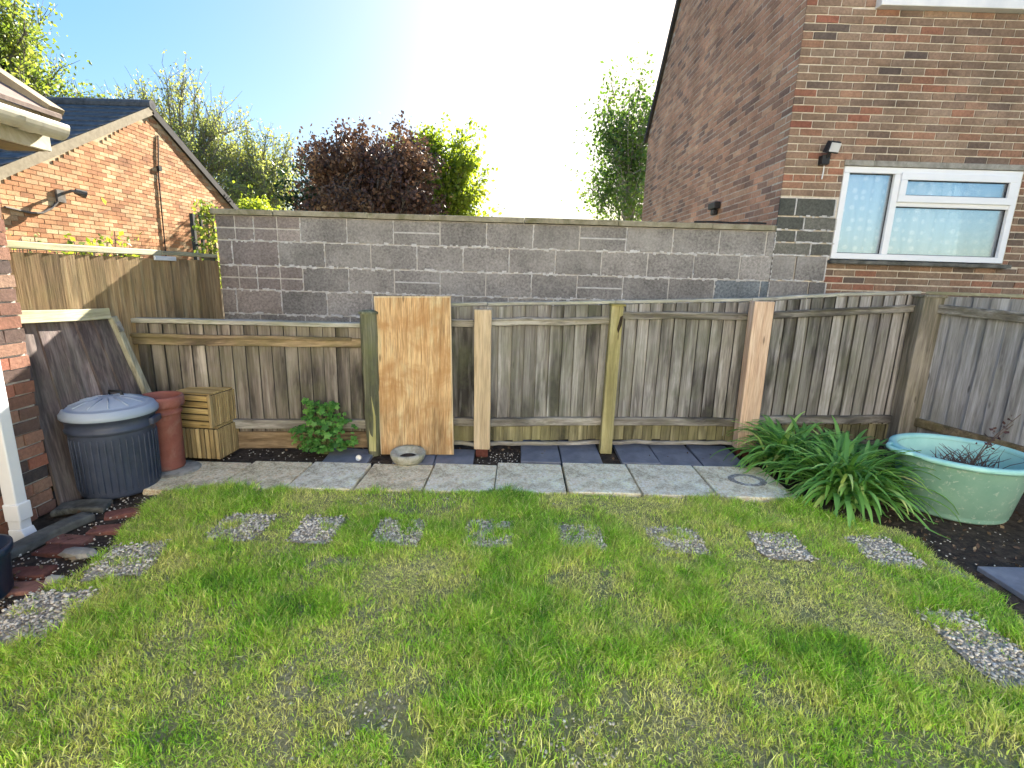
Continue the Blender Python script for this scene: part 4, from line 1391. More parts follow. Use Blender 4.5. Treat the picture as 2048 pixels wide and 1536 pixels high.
# ---------------------------------------------------------------- dustbin
db = thing('dustbin', (-2.645, 3.15, 0.0), 'round black plastic dustbin with a pale grey domed lid beside the gate', 'dustbin')
prof = [(0.0, 0.005), (0.205, 0.005), (0.215, 0.012), (0.22, 0.03), (0.231, 0.43), (0.233, 0.44), (0.246, 0.445), (0.248, 0.465), (0.238, 0.472), (0.241, 0.52), (0.255, 0.525), (0.257, 0.55), (0.245, 0.555), (0.225, 0.55), (0.20, 0.04), (0.0, 0.03)]
mb = MB()
nseg = 96
vs, fs = [], []
for (r, z) in prof:
    for i in range(nseg):
        th = 2 * math.pi * i / nseg
        rr = r
        if 0.03 < z < 0.45:
            rr = r
        vs.append((rr * math.cos(th), rr * math.sin(th), z))
mb.lathe(prof, nseg)
mb.build('body', m_bin, db, smooth=True, local=True)
mb = MB()
for i in range(40):
    th = 2 * math.pi * i / 40
    a = Vector((0.2225 * math.cos(th), 0.2225 * math.sin(th), 0.05))
    bb = Vector((0.230 * math.cos(th), 0.230 * math.sin(th), 0.41))
    mb.tube([a, a.lerp(bb, 0.04) + Vector((math.cos(th), math.sin(th), 0)) * 0.003, a.lerp(bb, 0.96) + Vector((math.cos(th), math.sin(th), 0)) * 0.003, bb], [0.002, 0.005, 0.005, 0.002], 6)
mb.build('rib', m_bin, db, smooth=True, local=True)
mb = MB()
mb.lathe([(0.260, 0.535), (0.263, 0.54), (0.262, 0.562), (0.25, 0.575), (0.243, 0.588), (0.232, 0.594), (0.227, 0.589), (0.205, 0.604), (0.13, 0.628), (0.06, 0.640), (0.0, 0.642)], 64)
mb.build('lid', m_binlid, db, smooth=True, local=True)
mb = MB()
for i in range(12):
    th = 2 * math.pi * i / 12 + 0.13
    mb.tube([(r * math.cos(th), r * math.sin(th), z) for r, z in ((0.06, 0.6415), (0.13, 0.6305), (0.205, 0.6065))], 0.004, 6)
mb.build('lid_rib', m_binlid, db, smooth=True, local=True)
mb = MB()
mb.tube([(-0.045, 0.06, 0.631), (-0.04, 0.06, 0.664), (0.04, 0.06, 0.664), (0.045, 0.06, 0.631)], 0.011, 8)
mb.build('lid_handle', m_black, db, smooth=True, local=True)
for sgn in (-1, 1):
    mb = MB()
    ang = math.radians(15) if sgn < 0 else math.radians(195)
    R = Matrix.Rotation(ang, 3, 'Z')
    mb.box(R @ Vector((-0.250, 0, 0.48)), (0.03, 0.13, 0.045), R)
    mb.build('side_grip', m_bin, db, bevel=0.008, local=True)

# ---------------------------------------------------------------- terracotta pot on a concrete pad
pad = thing('concrete_pad', (-2.46, 3.42, 0), 'thick rounded pale concrete pad under the terracotta pot', 'slab')
mb = MB()
mb.lathe([(0.0, 0.0), (0.165, 0.0), (0.17, 0.015), (0.165, 0.035), (0.155, 0.042), (0.0, 0.042)], 20, wob=0.015)
mb.build('pad', m_concrete, pad, smooth=True, local=True)
tp_ = thing('terracotta_pot', (-2.52, 3.44, 0.043), 'tall dull red terracotta chimney-style pot between the dustbin and the ribbed wooden boxes', 'pot')
mb = MB()
mb.lathe([(0.0, 0.004), (0.105, 0.0), (0.11, 0.01), (0.115, 0.40), (0.12, 0.41), (0.128, 0.415), (0.128, 0.43), (0.118, 0.437), (0.12, 0.46), (0.112, 0.46), (0.10, 0.02), (0.0, 0.02)], 40)
mb.build('body', m_terra, tp_, smooth=True, local=True)
mb = MB()
mb.lathe([(0.118, 0.455), (0.142, 0.465), (0.147, 0.48), (0.147, 0.525), (0.141, 0.54), (0.133, 0.542), (0.126, 0.53), (0.119, 0.46)], 40)
mb.build('rim', m_terra, tp_, smooth=True, local=True)


# ---------------------------------------------------------------- two ribbed wooden boxes
def ribbed_box(name, loc, rz, lab, size, level_left):
    w, d, h = size
    t = thing(name, loc, lab, 'wooden box', 'ribbed decking boxes stacked by the fence', rz)
    mb = MB()
    mb.box((0, 0, h / 2), (w - 0.03, d - 0.03, h - 0.006))
    mb.build('core', m_darkgap, t, local=True)
    fr_, sds = MB(), {-1: MB(), 1: MB()}
    if level_left:
        n = 5
        for k in range(n):
            z = (k + 0.5) * h / n
            fr_.box((0.0, -d / 2 + 0.008, z), (w - 0.05, 0.016, h / n - 0.012))
        for sx in (-1, 1):
            post_m = MB()
            post_m.box((sx * (w / 2 - 0.012), -d / 2 + 0.009, h / 2), (0.024, 0.020, h))
            post_m.build('corner_strip', m_deck_z, t, bevel=0.003, local=True)
    else:
        n = 9
        for k in range(n):
            xx = -w / 2 + (k + 0.5) * w / n
            fr_.box((xx, -d / 2 + 0.008, h / 2), (w / n - 0.010, 0.016, h - 0.012))
    fr_.build('front_slats', m_deck_x if level_left else m_deck_z, t, bevel=0.003, local=True)
    n = 11
    for k in range(n):
        yy = -d / 2 + 0.012 + (k + 0.5) * (d - 0.012) / n
        for sx in (-1, 1):
            sds[sx].box((sx * (w / 2 - 0.008), yy, h / 2), (0.016, d / n - 0.010, h - 0.012))
    for sx in (-1, 1):
        sds[sx].build('side_slats', m_deck_z, t, bevel=0.003, local=True)
    mb = MB()
    n = 8
    for k in range(n):
        yy = -d / 2 + 0.02 + (k + 0.5) * (d - 0.02) / n
        mb.box((0, yy, h + 0.001), (w - 0.036, d / n - 0.006, 0.014))
    mb.build('top_slats', m_deck_x, t, bevel=0.003, local=True)
    return t


ribbed_box('wooden_box', (-2.40, 3.765, 0.03), math.radians(-3), 'lower ribbed wooden box with upright grooves on the paving', (0.34, 0.27, 0.25), False)
ribbed_box('wooden_box', (-2.425, 3.775, 0.288), math.radians(-8), 'upper ribbed wooden box with level slats on its front', (0.35, 0.28, 0.255), True)

# ---------------------------------------------------------------- stone bowl, white scrap
bw = thing('stone_bowl', (-0.81, 3.74, 0.02), 'round pale stone bowl with dark hollow in front of the plywood', 'bowl')
bw.rotation_euler = (math.radians(3), 0, 0)
mb = MB()
mb.lathe([(0.0, 0.0), (0.10, 0.0), (0.125, 0.025), (0.138, 0.06), (0.138, 0.078), (0.130, 0.088), (0.112, 0.089), (0.098, 0.078), (0.08, 0.045), (0.05, 0.035), (0.0, 0.032)], 40, wob=0.006)
mb.build('bowl', m_bowl, bw, smooth=True, local=True)
mb = MB()
mb.lathe([(0.0, 0.0), (0.055, 0.0), (0.07, 0.004), (0.0, 0.007)], 20, (0, 0, 0.037), wob=0.03)
mb.build('dirt', m_soil, bw, local=True)
sc_ = thing('plastic_cup', (-1.19, 3.73, 0.02), 'tiny white plastic cup fallen by the foot of the mossy post', 'litter')
mb = MB()
R = Matrix.Rotation(math.radians(70), 3, 'X')
c0 = MB()
c0.lathe([(0.0, 0.0), (0.016, 0.0), (0.022, 0.045), (0.024, 0.046), (0.020, 0.044), (0.014, 0.004), (0.0, 0.004)], 16)
mb.add([R @ Vector(v) + Vector((0, 0, 0.022)) for v in c0.v], c0.f)
mb.build('cup', m_white, sc_, smooth=True, local=True)

# ---------------------------------------------------------------- green tub
tb = thing('plant_tub', (3.07, 3.22, 0.0), 'large oval green plastic tub with handles holding a withered plant', 'tub')


def tub_ring(r, z, k=1.12):
    return (r, z)


prof = [(0.0, 0.01), (0.265, 0.01), (0.285, 0.02), (0.293, 0.035), (0.288, 0.05), (0.298, 0.06), (0.348, 0.39), (0.353, 0.405), (0.343, 0.405), (0.29, 0.09), (0.27, 0.07), (0.0, 0.06)]
mb = MB()
mb.lathe(prof, 64, sx=1.06, sy=0.98)
mb.build('body', m_tub, tb, smooth=True, local=True)
mb = MB()
mb.lathe([(0.340, 0.402), (0.354, 0.392), (0.378, 0.394), (0.390, 0.406), (0.388, 0.422), (0.373, 0.43), (0.350, 0.428), (0.340, 0.415), (0.340, 0.402)], 64, sx=1.06, sy=0.98)
mb.build('rim', m_tubin, tb, smooth=True, local=True)
mb = MB()
mb.lathe([(0.338, 0.40), (0.292, 0.11), (0.25, 0.085), (0.0, 0.08)], 64, sx=1.06, sy=0.98)
mb.build('inside', m_tubin, tb, smooth=True, local=True)
for a0 in (math.radians(176), math.radians(-28)):
    mb = MB()
    pts = []
    for k in range(9):
        a = a0 + (k - 4) * 0.075
        rr = 0.388 + 0.045 * math.cos((k - 4) / 4 * math.pi / 2)
        pts.append((rr * 1.06 * math.cos(a), rr * 0.98 * math.sin(a), 0.416))
    mb.tube(pts, 0.016, 8)
    mb.build('handle', m_tubin, tb, smooth=True, local=True)
mb = MB()
mb.lathe([(0.0, 0.285), (0.12, 0.28), (0.25, 0.265), (0.312, 0.262)], 40, sx=1.04, sy=0.93, wob=0.02)
mb.build('soil_fill', m_soil, tb, smooth=True, local=True)
wp = thing('withered_plant', (3.12, 3.25, 0.275), 'withered twiggy plant with a few dark leaves growing in the green tub', 'plant')
mb = MB()
lp = []
rs = np.random.RandomState(9)
for k in range(110):
    a = rs.uniform(0, 6.28)
    L = rs.uniform(0.06, 0.24)
    e = Vector((math.cos(a) * L * rs.uniform(0.3, 1.0), math.sin(a) * L * rs.uniform(0.3, 1.0), L * rs.uniform(0.3, 1.0)))
    s = Vector((rs.normal(0, 0.09), rs.normal(0, 0.07), -0.01))
    mb.tube([s, s + e * 0.5 + Vector((0, 0, 0.02)), s + e], [0.003, 0.0025, 0.0012], 4)
for k in range(4):
    s = Vector((0.05, 0, 0))
    e = Vector((0.18 + 0.04 * k, rs.uniform(-0.05, 0.05), 0.20 + 0.07 * k))
    mid = s.lerp(e, 0.5) + Vector((0, 0, 0.05))
    mb.tube([s, mid, e], [0.004, 0.003, 0.002], 5)
    for q in range(9):
        p = mid.lerp(e, rs.rand()) + Vector(rs.normal(0, 0.018, 3))
        lp.append(p)
mb.build('stems', m_twig, wp, local=True)
lpw = np.array([[p.x + 3.12, p.y + 3.25, p.z + 0.275] for p in lp])
leaf_cloud('leaves', lpw, 0.016, leafmat('withered_leaf', [(0, (0.05, 0.02, 0.03)), (1, (0.12, 0.06, 0.05))], 0.2), wp, rs)


# ---------------------------------------------------------------- strappy clumps
m_strap = leafmat('strap_leaf', [(0.0, (0.090, 0.220, 0.046)), (0.45, (0.169, 0.388, 0.077)), (0.8, (0.310, 0.569, 0.143)), (0.95, (0.569, 0.699, 0.232)), (1.0, (0.820, 0.820, 0.414))], 0.25, 0.38)


def strap_clump(loc, n, L0, spread, lab, seed, sx=1.0):
    rs = np.random.RandomState(seed)
    t = thing('strappy_plant', loc, lab, 'plant', 'strappy leaved clumps by the fence')
    vs, fs, tt = [], [], []
    for k in range(n):
        a = rs.uniform(0, 6.283)
        L = L0 * rs.uniform(0.65, 1.15)
        bx, by = rs.normal(0, 0.055 * sx), rs.normal(0, 0.055)
        el = rs.uniform(0.55, 1.45)
        w = rs.uniform(0.011, 0.018)
        curl = rs.uniform(1.3, 2.7)
        d = Vector((math.cos(a), math.sin(a), 0))
        sd = Vector((-math.sin(a), math.cos(a), 0))
        p = Vector((bx, by, 0.0))
        seg = 10
        ang = el
        o = len(vs)
        for i in range(seg + 1):
            q = i / seg
            ww = w * (0.75 + 0.5 * q if q < 0.4 else 0.95) * (1 - max(0, q - 0.75) / 0.25 * 0.85)
            vdir = d * math.cos(ang) + Vector((0, 0, 1)) * math.sin(ang)
            nn = d * -math.sin(ang) + Vector((0, 0, 1)) * math.cos(ang)
            vs += [p - sd * ww + nn * 0.003, p - nn * 0.001, p + sd * ww + nn * 0.003]
            p = p + vdir * (L / seg)
            if p.z < 0.012:
                p.z = 0.012 + rs.uniform(0, 0.01)
                ang = max(ang, 0.0)
            ang -= curl / seg * (0.4 + 1.2 * q)
            if p.z < 0.03:
                ang = max(ang, -0.1)
        tv = rs.beta(1.3, 1.6)
        for i in range(seg):
            b0 = o + i * 3
            fs += [(b0, b0 + 1, b0 + 4, b0 + 3), (b0 + 1, b0 + 2, b0 + 5, b0 + 4)]
            tt += [tv, tv]
    mb = MB()
    mb.v = [tuple(v) for v in vs]
    mb.f = fs
    mb.t = tt
    mb.build('leaves', m_strap, t, smooth=True, local=True)
    return t


strap_clump((2.27, 3.84, 0.02), 270, 0.52, 0.4, 'strappy leaved clump nearest the pinkish post', 3)
strap_clump((2.40, 3.30, 0.02), 360, 0.56, 0.5, 'largest strappy clump, spilling forward onto the lawn beside the green tub', 4, 1.4)
strap_clump((2.62, 3.72, 0.02), 240, 0.46, 0.4, 'strappy clump at the back between the dark corner post and the tub', 6)

# ---------------------------------------------------------------- leafy plant by the low fence
lpn = thing('leafy_plant', (-1.54, 3.9, 0.0), 'bushy green plant with lobed leaves growing against the low fence', 'plant')
rs = np.random.RandomState(31)
m_gleaf = leafmat('lobed_leaf', [(0.0, (0.039, 0.130, 0.026)), (0.5, (0.078, 0.234, 0.039)), (0.85, (0.143, 0.338, 0.065)), (1.0, (0.260, 0.468, 0.130))], 0.3)
st, vs, fs, tt = MB(), [], [], []
for k in range(250):
    a = rs.uniform(0, 6.283)
    hgt = rs.uniform(0.06, 0.46)
    rad = (0.27 * math.sin(min(1, hgt / 0.44 + 0.15) * math.pi * 0.85)) * math.sqrt(rs.rand()) + 0.02
    e = Vector((math.cos(a) * rad * 1.05, -abs(math.sin(a)) * rad * 0.75 + 0.03, hgt))
    s = Vector((rs.uniform(-0.03, 0.03), 0.0, 0.0))
    if k % 3 == 0:
        st.tube([s, s.lerp(e, 0.55) + Vector((0, 0, 0.05)), e], [0.0035, 0.003, 0.0018], 4)
    size = rs.uniform(0.016, 0.04)
    nrm = Vector((e.x * 1.2 + rs.normal(0, 0.25), -0.5 + rs.normal(0, 0.3), 0.75)).normalized()
    u = nrm.cross(Vector((rs.normal(), rs.normal(), 0.1))).normalized()
    v = nrm.cross(u)
    o = len(vs)
    vs.append(e)
    m = 15
    for i in range(m):
        th = 2 * math.pi * i / m
        rr = size * (1.0 if i % 3 == 1 else (0.62 if i % 3 else 0.72))
        vs.append(e + (u * math.cos(th) + v * math.sin(th)) * rr + nrm * (-0.25 * rr + rs.normal(0, 0.004)))
    tv = rs.beta(1.5, 1.5)
    for i in range(m):
        fs.append((o, o + 1 + i, o + 1 + (i + 1) % m))
        tt.append(tv)
mb = MB()
mb.v, mb.f, mb.t = [tuple(v) for v in vs], fs, tt
mb.build('leaves', m_gleaf, lpn, local=True)
st.build('stems', rough_mat('green_stem', (0.10, 0.14, 0.05), (0.18, 0.2, 0.08), 20), lpn, local=True)

# ---------------------------------------------------------------- our house: brick corner, gutter, roof edge, downpipe
nh = thing('brick_house', (-3.6, 1.0, 0), 'near brick house corner at the left edge with cream gutter and white downpipe', 'house')
NX, NY = -2.80, 2.83
mb = MB()
mb.prism([(NX - 0.012, -2.5, 0), (NX - 0.012, NY - 0.012, 0), (NX - 0.012, NY - 0.012, 2.12), (NX - 0.012, -2.5, 2.12)], (-0.3, 0, 0))
mb.build('mortar', m_mortar_grey, nh, fix=True)
mb = brick_face(MB(), (NX - 0.012, -0.3, 0.0), (0, 1, 0), (1, 0, 0), NY + 0.3 - 0.002, 2.12, jit=0.003, half=0.5, off=0.09)
brick_face(mb, (NX - 0.29, NY - 0.012, 0.0), (1, 0, 0), (0, 1, 0), 0.288 - 0.012, 2.12, jit=0.002)
mb.build('wall', m_brick_near, nh)
mb = MB()
EX, EY, EZ = -2.52, 2.93, 2.16
mb.box((EX - 0.06, (EY - 2.5) / 2, EZ + 0.02), (0.022, EY + 2.5, 0.19))
mb.build('fascia', m_gutter, nh, bevel=0.003)
mb = MB()
mb.box(((EX + NX) / 2 - 0.04, (EY - 2.5) / 2, EZ - 0.07), (abs(EX - NX) - 0.07, EY + 2.5 - 0.02, 0.012))
mb.prism([(NX - 0.02, EY - 0.01, EZ - 0.06), (EX - 0.08, EY - 0.01, EZ - 0.06), (EX - 0.08, EY - 0.01, EZ + 0.09), (NX - 0.6, EY - 0.01, EZ + 0.42), (NX - 0.6, EY - 0.01, EZ - 0.06)], (0, -0.02, 0))
mb.build('soffit', m_fascia, nh, fix=True)
gut = MB()
prof = []
for k in range(13):
    th = math.pi + math.pi * k / 12
    prof.append((EX + 0.012 + 0.058 * math.cos(th), EZ + 0.05 + 0.065 * math.sin(th)))
outer = prof + [(EX + 0.066, EZ + 0.062), (EX + 0.058, EZ + 0.062)] + [(EX + 0.012 + 0.052 * math.cos(math.pi + math.pi * (12 - k) / 12), EZ + 0.05 + 0.058 * math.sin(math.pi + math.pi * (12 - k) / 12)) for k in range(13)]
m = len(outer)
vs = [(x, EY, z) for x, z in outer] + [(x, -2.5, z) for x, z in outer]
gut.add(vs, [(i, (i + 1) % m, m + (i + 1) % m, m + i) for i in range(m)] + [tuple(range(0, 13))])
gob = gut.build('gutter', m_gutter, nh, smooth=False, fix=True)
for yy in (2.72, 2.05):
    mb = MB()
    vs = []
    for yv in (yy - 0.045, yy + 0.045):
        for k in range(13):
            th = math.pi + math.pi * k / 12
            vs.append((EX + 0.012 + 0.063 * math.cos(th), yv, EZ + 0.05 + 0.070 * math.sin(th)))
    mb.add(vs, [(k, k + 1, 14 + k, 13 + k) for k in range(12)])
    mb.build('gutter_joint', m_gutter, nh)
# roof: tile courses rising away from the eave
mb = MB()
sl_ = math.radians(33)
for k in range(9):
    s0, s1 = k * 0.3, (k + 1) * 0.3 + 0.03
    x0_, z0_ = EX + 0.01 - s0 * math.cos(sl_), EZ + 0.10 + s0 * math.sin(sl_)
    x1_, z1_ = EX + 0.01 - s1 * math.cos(sl_), EZ + 0.10 + s1 * math.sin(sl_)
    mb.add([(x0_, EY + 0.03, z0_ + 0.022), (x0_, -2.5, z0_ + 0.022), (x1_, -2.5, z1_), (x1_, EY + 0.03, z1_), (x0_, EY + 0.03, z0_), (x0_, -2.5, z0_), (x1_, -2.5, z1_ - 0.02), (x1_, EY + 0.03, z1_ - 0.02)],
           [(0, 1, 2, 3), (4, 7, 6, 5), (0, 4, 5, 1), (0, 3, 7, 4)])
mb.build('roof', m_tile_pink, nh)
mb = MB()
mb.bar((EX - 0.01, EY + 0.01, EZ + 0.118), (EX - 2.3 * math.cos(sl_), EY + 0.01, EZ + 0.118 + 2.29 * math.sin(sl_)), 0.09, 0.075, (0, 0, 1))
mb.build('verge', m_verge, nh)
# unseen rendered wall and roof, added behind the viewer to bounce sun forward
mb = MB()
mb.box((0.2, -4.1, 2.5), (12.0, 0.2, 5.0))
mb.build('bounce_wall', m_render, nh)
mb = MB()
mb.prism([(-6.1, -3.7, 4.9), (-6.1, -7.5, 7.4), (-6.1, -11.0, 4.9)], (12.6, 0, 0))
mb.build('bounce_wall_roof', m_tile_pink, nh, fix=True)
# downpipe
dp = thing('downpipe', (-2.70, 2.40, 0), None, None)
dp.parent = nh
dp.location = Vector((-2.70, 2.42, 0)) - nh.location
mb = MB()
mb.box((-2.685, 2.49, 1.04), (0.07, 0.065, 2.05))
mb.box((-2.682, 2.49, 0.16), (0.084, 0.078, 0.10))
mb.build('pipe', m_upvc, dp, bevel=0.006)
mb = MB()
mb.prism([(-2.72, 2.452, 0.06), (-2.645, 2.452, 0.06), (-2.615, 2.452, -0.02), (-2.72, 2.452, -0.02)], (0, 0.072, 0))
mb.box((-2.66, 2.488, -0.022), (0.12, 0.09, 0.014))
mb.build('shoe', m_upvc, dp, bevel=0.004, fix=True)

# kerbs, broken edging bricks, navy pot at the left margin
mb = MB()
mb.bar((-2.62, 2.12, 0.02), (-2.50, 2.72, 0.02), 0.10, 0.05, seg=5, wob=0.006)
mb.bar((-2.76, 2.78, 0.02), (-2.50, 2.86, 0.02), 0.14, 0.04, seg=3, wob=0.006)
tag(mb.build('drain_kerb', m_concrete_dk, bevel=0.012), 'dark damp concrete kerb round the drain under the white downpipe', 'kerb')
m_old_brick = brickmat('old_red_brick', [(0, (0.14, 0.06, 0.045)), (0.5, (0.21, 0.085, 0.065)), (1, (0.26, 0.14, 0.105))], stain=(0.16, 0.14, 0.11), stainamt=0.9)
EB = [(-2.36, 2.80, 0.6, 'broken red brick in the soil, nearest the dustbin', 0.19), (-2.29, 2.60, 0.2, 'worn greyish red brick behind the two red ones', 0.2), (-2.40, 2.47, -0.1, 'red edging brick in the soil right of the white downpipe', 0.21),
      (-2.38, 2.37, -0.05, 'long red edging brick, front one of the pair by the downpipe', 0.21), (-2.34, 2.17, 0.1, 'brown brick half sunk beside the navy pot', 0.2), (-2.25, 2.05, 0.3, 'brown broken brick at the left edge next to the pale gravel', 0.17)]
for (x, y, rz, lab, L) in EB:
    t = thing('edging_brick', (x, y, 0.0), lab, 'brick', 'old bricks edging the lawn on the left', rz)
    mb = MB()
    mb.box((0, 0, -0.012), (L, 0.095, 0.05), Matrix.Rotation(random.uniform(-0.08, 0.08), 3, 'Y'))
    mb.build('brick', m_old_brick, t, bevel=0.008, local=True)
for (x, y, s, lab) in ((-2.24, 2.33, 0.10, 'pale concrete fragment in front of the long red brick'), (-2.15, 2.10, 0.055, 'small white stone at the edge of the left gravel')):
    t = thing('stone', (x, y, 0.0), lab, 'stone')
    mb = MB()
    mb.lathe([(0.0, -0.01), (0.6 * s, -0.01), (s, 0.01), (0.8 * s, 0.03), (0.3 * s, 0.036), (0.0, 0.037)], 9, wob=0.18, sy=0.45)
    mb.build('stone', m_bowl if s < 0.08 else m_concrete, t, local=True)
npot = thing('plant_pot', (-2.37, 1.95, 0), 'dark navy glazed pot cut off by the left edge of the picture', 'pot')
mb = MB()
mb.lathe([(0.0, 0.0), (0.10, 0.0), (0.125, 0.03), (0.135, 0.2), (0.15, 0.22), (0.15, 0.25), (0.135, 0.25), (0.12, 0.2), (0.0, 0.18)], 40)
mb.build('pot', m_navy, npot, smooth=True, local=True)

# ---------------------------------------------------------------- far bungalow on the left
bg_ = thing('bungalow', (-12.0, 11.4, 0), 'sunlit orange brick bungalow gable with dark tiled roof beyond the tall fence', 'house')
GX, AY, AZ, SLP = -7.8, 11.42, 4.64, 0.54
EYL, EYR = 7.2, 15.64
EZ_ = AZ - (AY - EYL) * SLP
mb = MB()
mb.prism([(GX - 0.012, EYL, 0), (GX - 0.012, EYR, 0), (GX - 0.012, EYR, EZ_), (GX - 0.012, AY, AZ), (GX - 0.012, EYL, EZ_)], (-0.25, 0, 0))
mb.prism([(GX - 0.3, EYL + 0.02, 0), (GX - 0.3, EYL + 0.2, 0), (GX - 0.3, EYL + 0.2, EZ_), (GX - 0.3, EYL + 0.02, EZ_)], (-11, 0, 0))
mb.build('mortar', m_mortar_tan, bg_, fix=True)


def gk(a, b, z0, z1):
    return z1 > 1.2 and z1 < AZ - SLP * max(abs(EYL + a - AY), abs(EYL + b - AY)) - 0.02


mb = brick_face(MB(), (GX - 0.012, EYL, 0.0), (0, 1, 0), (1, 0, 0), EYR - EYL, AZ, keep=gk, jit=0.003, thick=0.014)
mb.build('gable_wall', m_brick_gable, bg_)
mb, vg, vd = MB(), MB(), MB()
for sgn in (-1, 1):
    L = 4.6
    n = 16
    for k in range(n):
        a, b = k / n * L, (k + 1.1) / n * L
        ya, yb = AY + sgn * a, AY + sgn * b
        za, zb_ = AZ - SLP * a + 0.10, AZ - SLP * b + 0.13
        mb.add([(GX + 0.06, ya, za), (GX - 14, ya, za), (GX - 14, yb, zb_), (GX + 0.06, yb, zb_), (GX + 0.06, yb, zb_ - 0.035), (GX - 14, yb, zb_ - 0.035)],
               [(0, 1, 2, 3), (3, 2, 5, 4)])
mb.tube([(GX + 0.07, AY, AZ + 0.12), (GX - 14, AY, AZ + 0.12)], 0.10, 10)
mb.build('roof', m_tile_dark, bg_)
vg.bar((GX + 0.03, AY, AZ + 0.02), (GX + 0.03, EYL - 0.3, EZ_ - 0.14), 0.06, 0.15, (0, 0, 1))
vg.build('verge', m_verge, bg_)
vd.bar((GX + 0.03, AY, AZ + 0.02), (GX + 0.03, EYR + 0.3, EZ_ - 0.14), 0.06, 0.15, (0, 0, 1))
vd.build('bargeboard', m_soffit, bg_)
mb = MB()
mb.tube([(GX + 0.02, 11.55, 4.2), (GX + 0.025, 11.5, 3.9), (GX + 0.02, 11.42, 3.4), (GX + 0.025, 11.38, 2.5), (GX + 0.02, 11.36, 1.6)], 0.014, 6)
mb.box((GX + 0.03, 11.46, 3.52), (0.05, 0.09, 0.1))
mb.build('wall_cable', m_soffit, bg_)
wl = thing('wall_lamp', (GX, 8.92, 2.6), 'small bracket lamp with a trailing cable on the orange gable', 'lamp')
mb = MB()
mb.box((GX + 0.02, 8.90, 2.58), (0.04, 0.16, 0.2))
mb.tube([(GX + 0.03, 8.92, 2.62), (GX + 0.18, 8.96, 2.68), (GX + 0.26, 9.05, 2.66)], 0.025, 8)
mb.tube([(GX + 0.2, 9.0, 2.68), (GX + 0.28, 9.12, 2.64)], [0.05, 0.07], 10)
mb.build('bracket', m_bark, wl)
mb = MB()
mb.tube([(GX + 0.02, 8.86, 2.5), (GX + 0.02, 8.7, 2.36), (GX + 0.02, 8.5, 2.26), (GX + 0.02, 8.3, 2.24), (GX + 0.02, 7.9, 2.28)], 0.018, 6)
mb.build('cable', m_bark, wl)

# ---------------------------------------------------------------- trees
RS = np.random.RandomState(101)


def tree(name, lab, base, crown, r, n_limb, n_twig, n_leaf, leaf, leafm, barkm, seed, trunk_r=0.16, up=0.35, shell=0.55, twig_len=0.7, twig_r=0.006, cat='tree', group=None, twig_in_crown=False, leaf_spread=0.12, low=0.35):
    rs = np.random.RandomState(seed)
    t = thing(name, base, lab, cat, group)
    B, Cc = Vector(base), Vector(crown)
    tr, tw = MB(), MB()
    topz = Cc.z + r[2] * 0.55
    tp = []
    for k in range(9):
        q = k / 8
        tp.append(B.lerp(Vector((Cc.x, Cc.y, topz)), q) + Vector((rs.normal(0, 0.05 * q), rs.normal(0, 0.05 * q), 0)))
    tr.tube(tp, [trunk_r * (1 - 0.88 * k / 8) for k in range(9)], 8)
    leaves = []
    twl = []
    for k in range(n_limb):
        v = Vector(rs.normal(size=3)).normalized()
        if v.z < -0.55:
            v.z = -v.z
        q = (shell + (1 - shell) * rs.rand()) if rs.rand() < 0.75 else rs.rand()
        lump = 1.0 + 0.16 * math.sin(3.1 * math.atan2(v.y, v.x) + seed) + 0.10 * math.sin(5.3 * v.z + 2 * seed)
        e = Cc + Vector((v.x * r[0], v.y * r[1], v.z * r[2])) * q * lump
        hz = B.z + (e.z - B.z) * rs.uniform(low, 0.8)
        f = min(1, max(0.12, (hz - B.z) / (topz - B.z)))
        s = tp[min(8, int(f * 8))]
        mid = s.lerp(e, 0.5) + Vector((rs.normal(0, 0.12), rs.normal(0, 0.12), (e - s).length * 0.10))
        L = (e - s).length
        tr.tube([s, s.lerp(mid, 0.5), mid, mid.lerp(e, 0.5) + Vector((0, 0, 0.04)), e], [trunk_r * 0.28, trunk_r * 0.2, trunk_r * 0.14, trunk_r * 0.09, trunk_r * 0.04], 5, cap=False)
        for j in range(n_twig):
            u = rs.uniform(0.45, 1.0)
            p = mid.lerp(e, (u - 0.45) / 0.55)
            d = (v * 0.6 + Vector((0, 0, up)) + Vector(rs.normal(0, 0.5, 3))).normalized()
            ll = twig_len * rs.uniform(0.4, 1.1)
            p2 = p + d * ll
            pm = p.lerp(p2, 0.5) + Vector(rs.normal(0, 0.05, 3)) * ll
            tw.tube([p, pm, p2], [twig_r * 1.5, twig_r, twig_r * 0.5], 3, cap=False)
            twl.append((p, pm, p2))
    tr.build('trunk', barkm, t)
    if n_twig:
        tw.build('branches', barkm, t)
    P = []
    for i in range(n_leaf):
        p, pm, p2 = twl[rs.randint(len(twl))]
        q = rs.rand() ** 0.7
        b_ = (p.lerp(pm, q * 2) if q < 0.5 else pm.lerp(p2, q * 2 - 1))
        P.append((b_.x, b_.y, b_.z))
    P = np.array(P) + rs.normal(0, leaf_spread, (n_leaf, 3))
    tint = np.clip(0.55 * vnoise(P[:, 0], P[:, 2], 1.6, seed) + 0.45 * rs.rand(n_leaf), 0, 1)
    leaf_cloud('crown', P, leaf, leafm, t, rs, tints=tint)
    return t


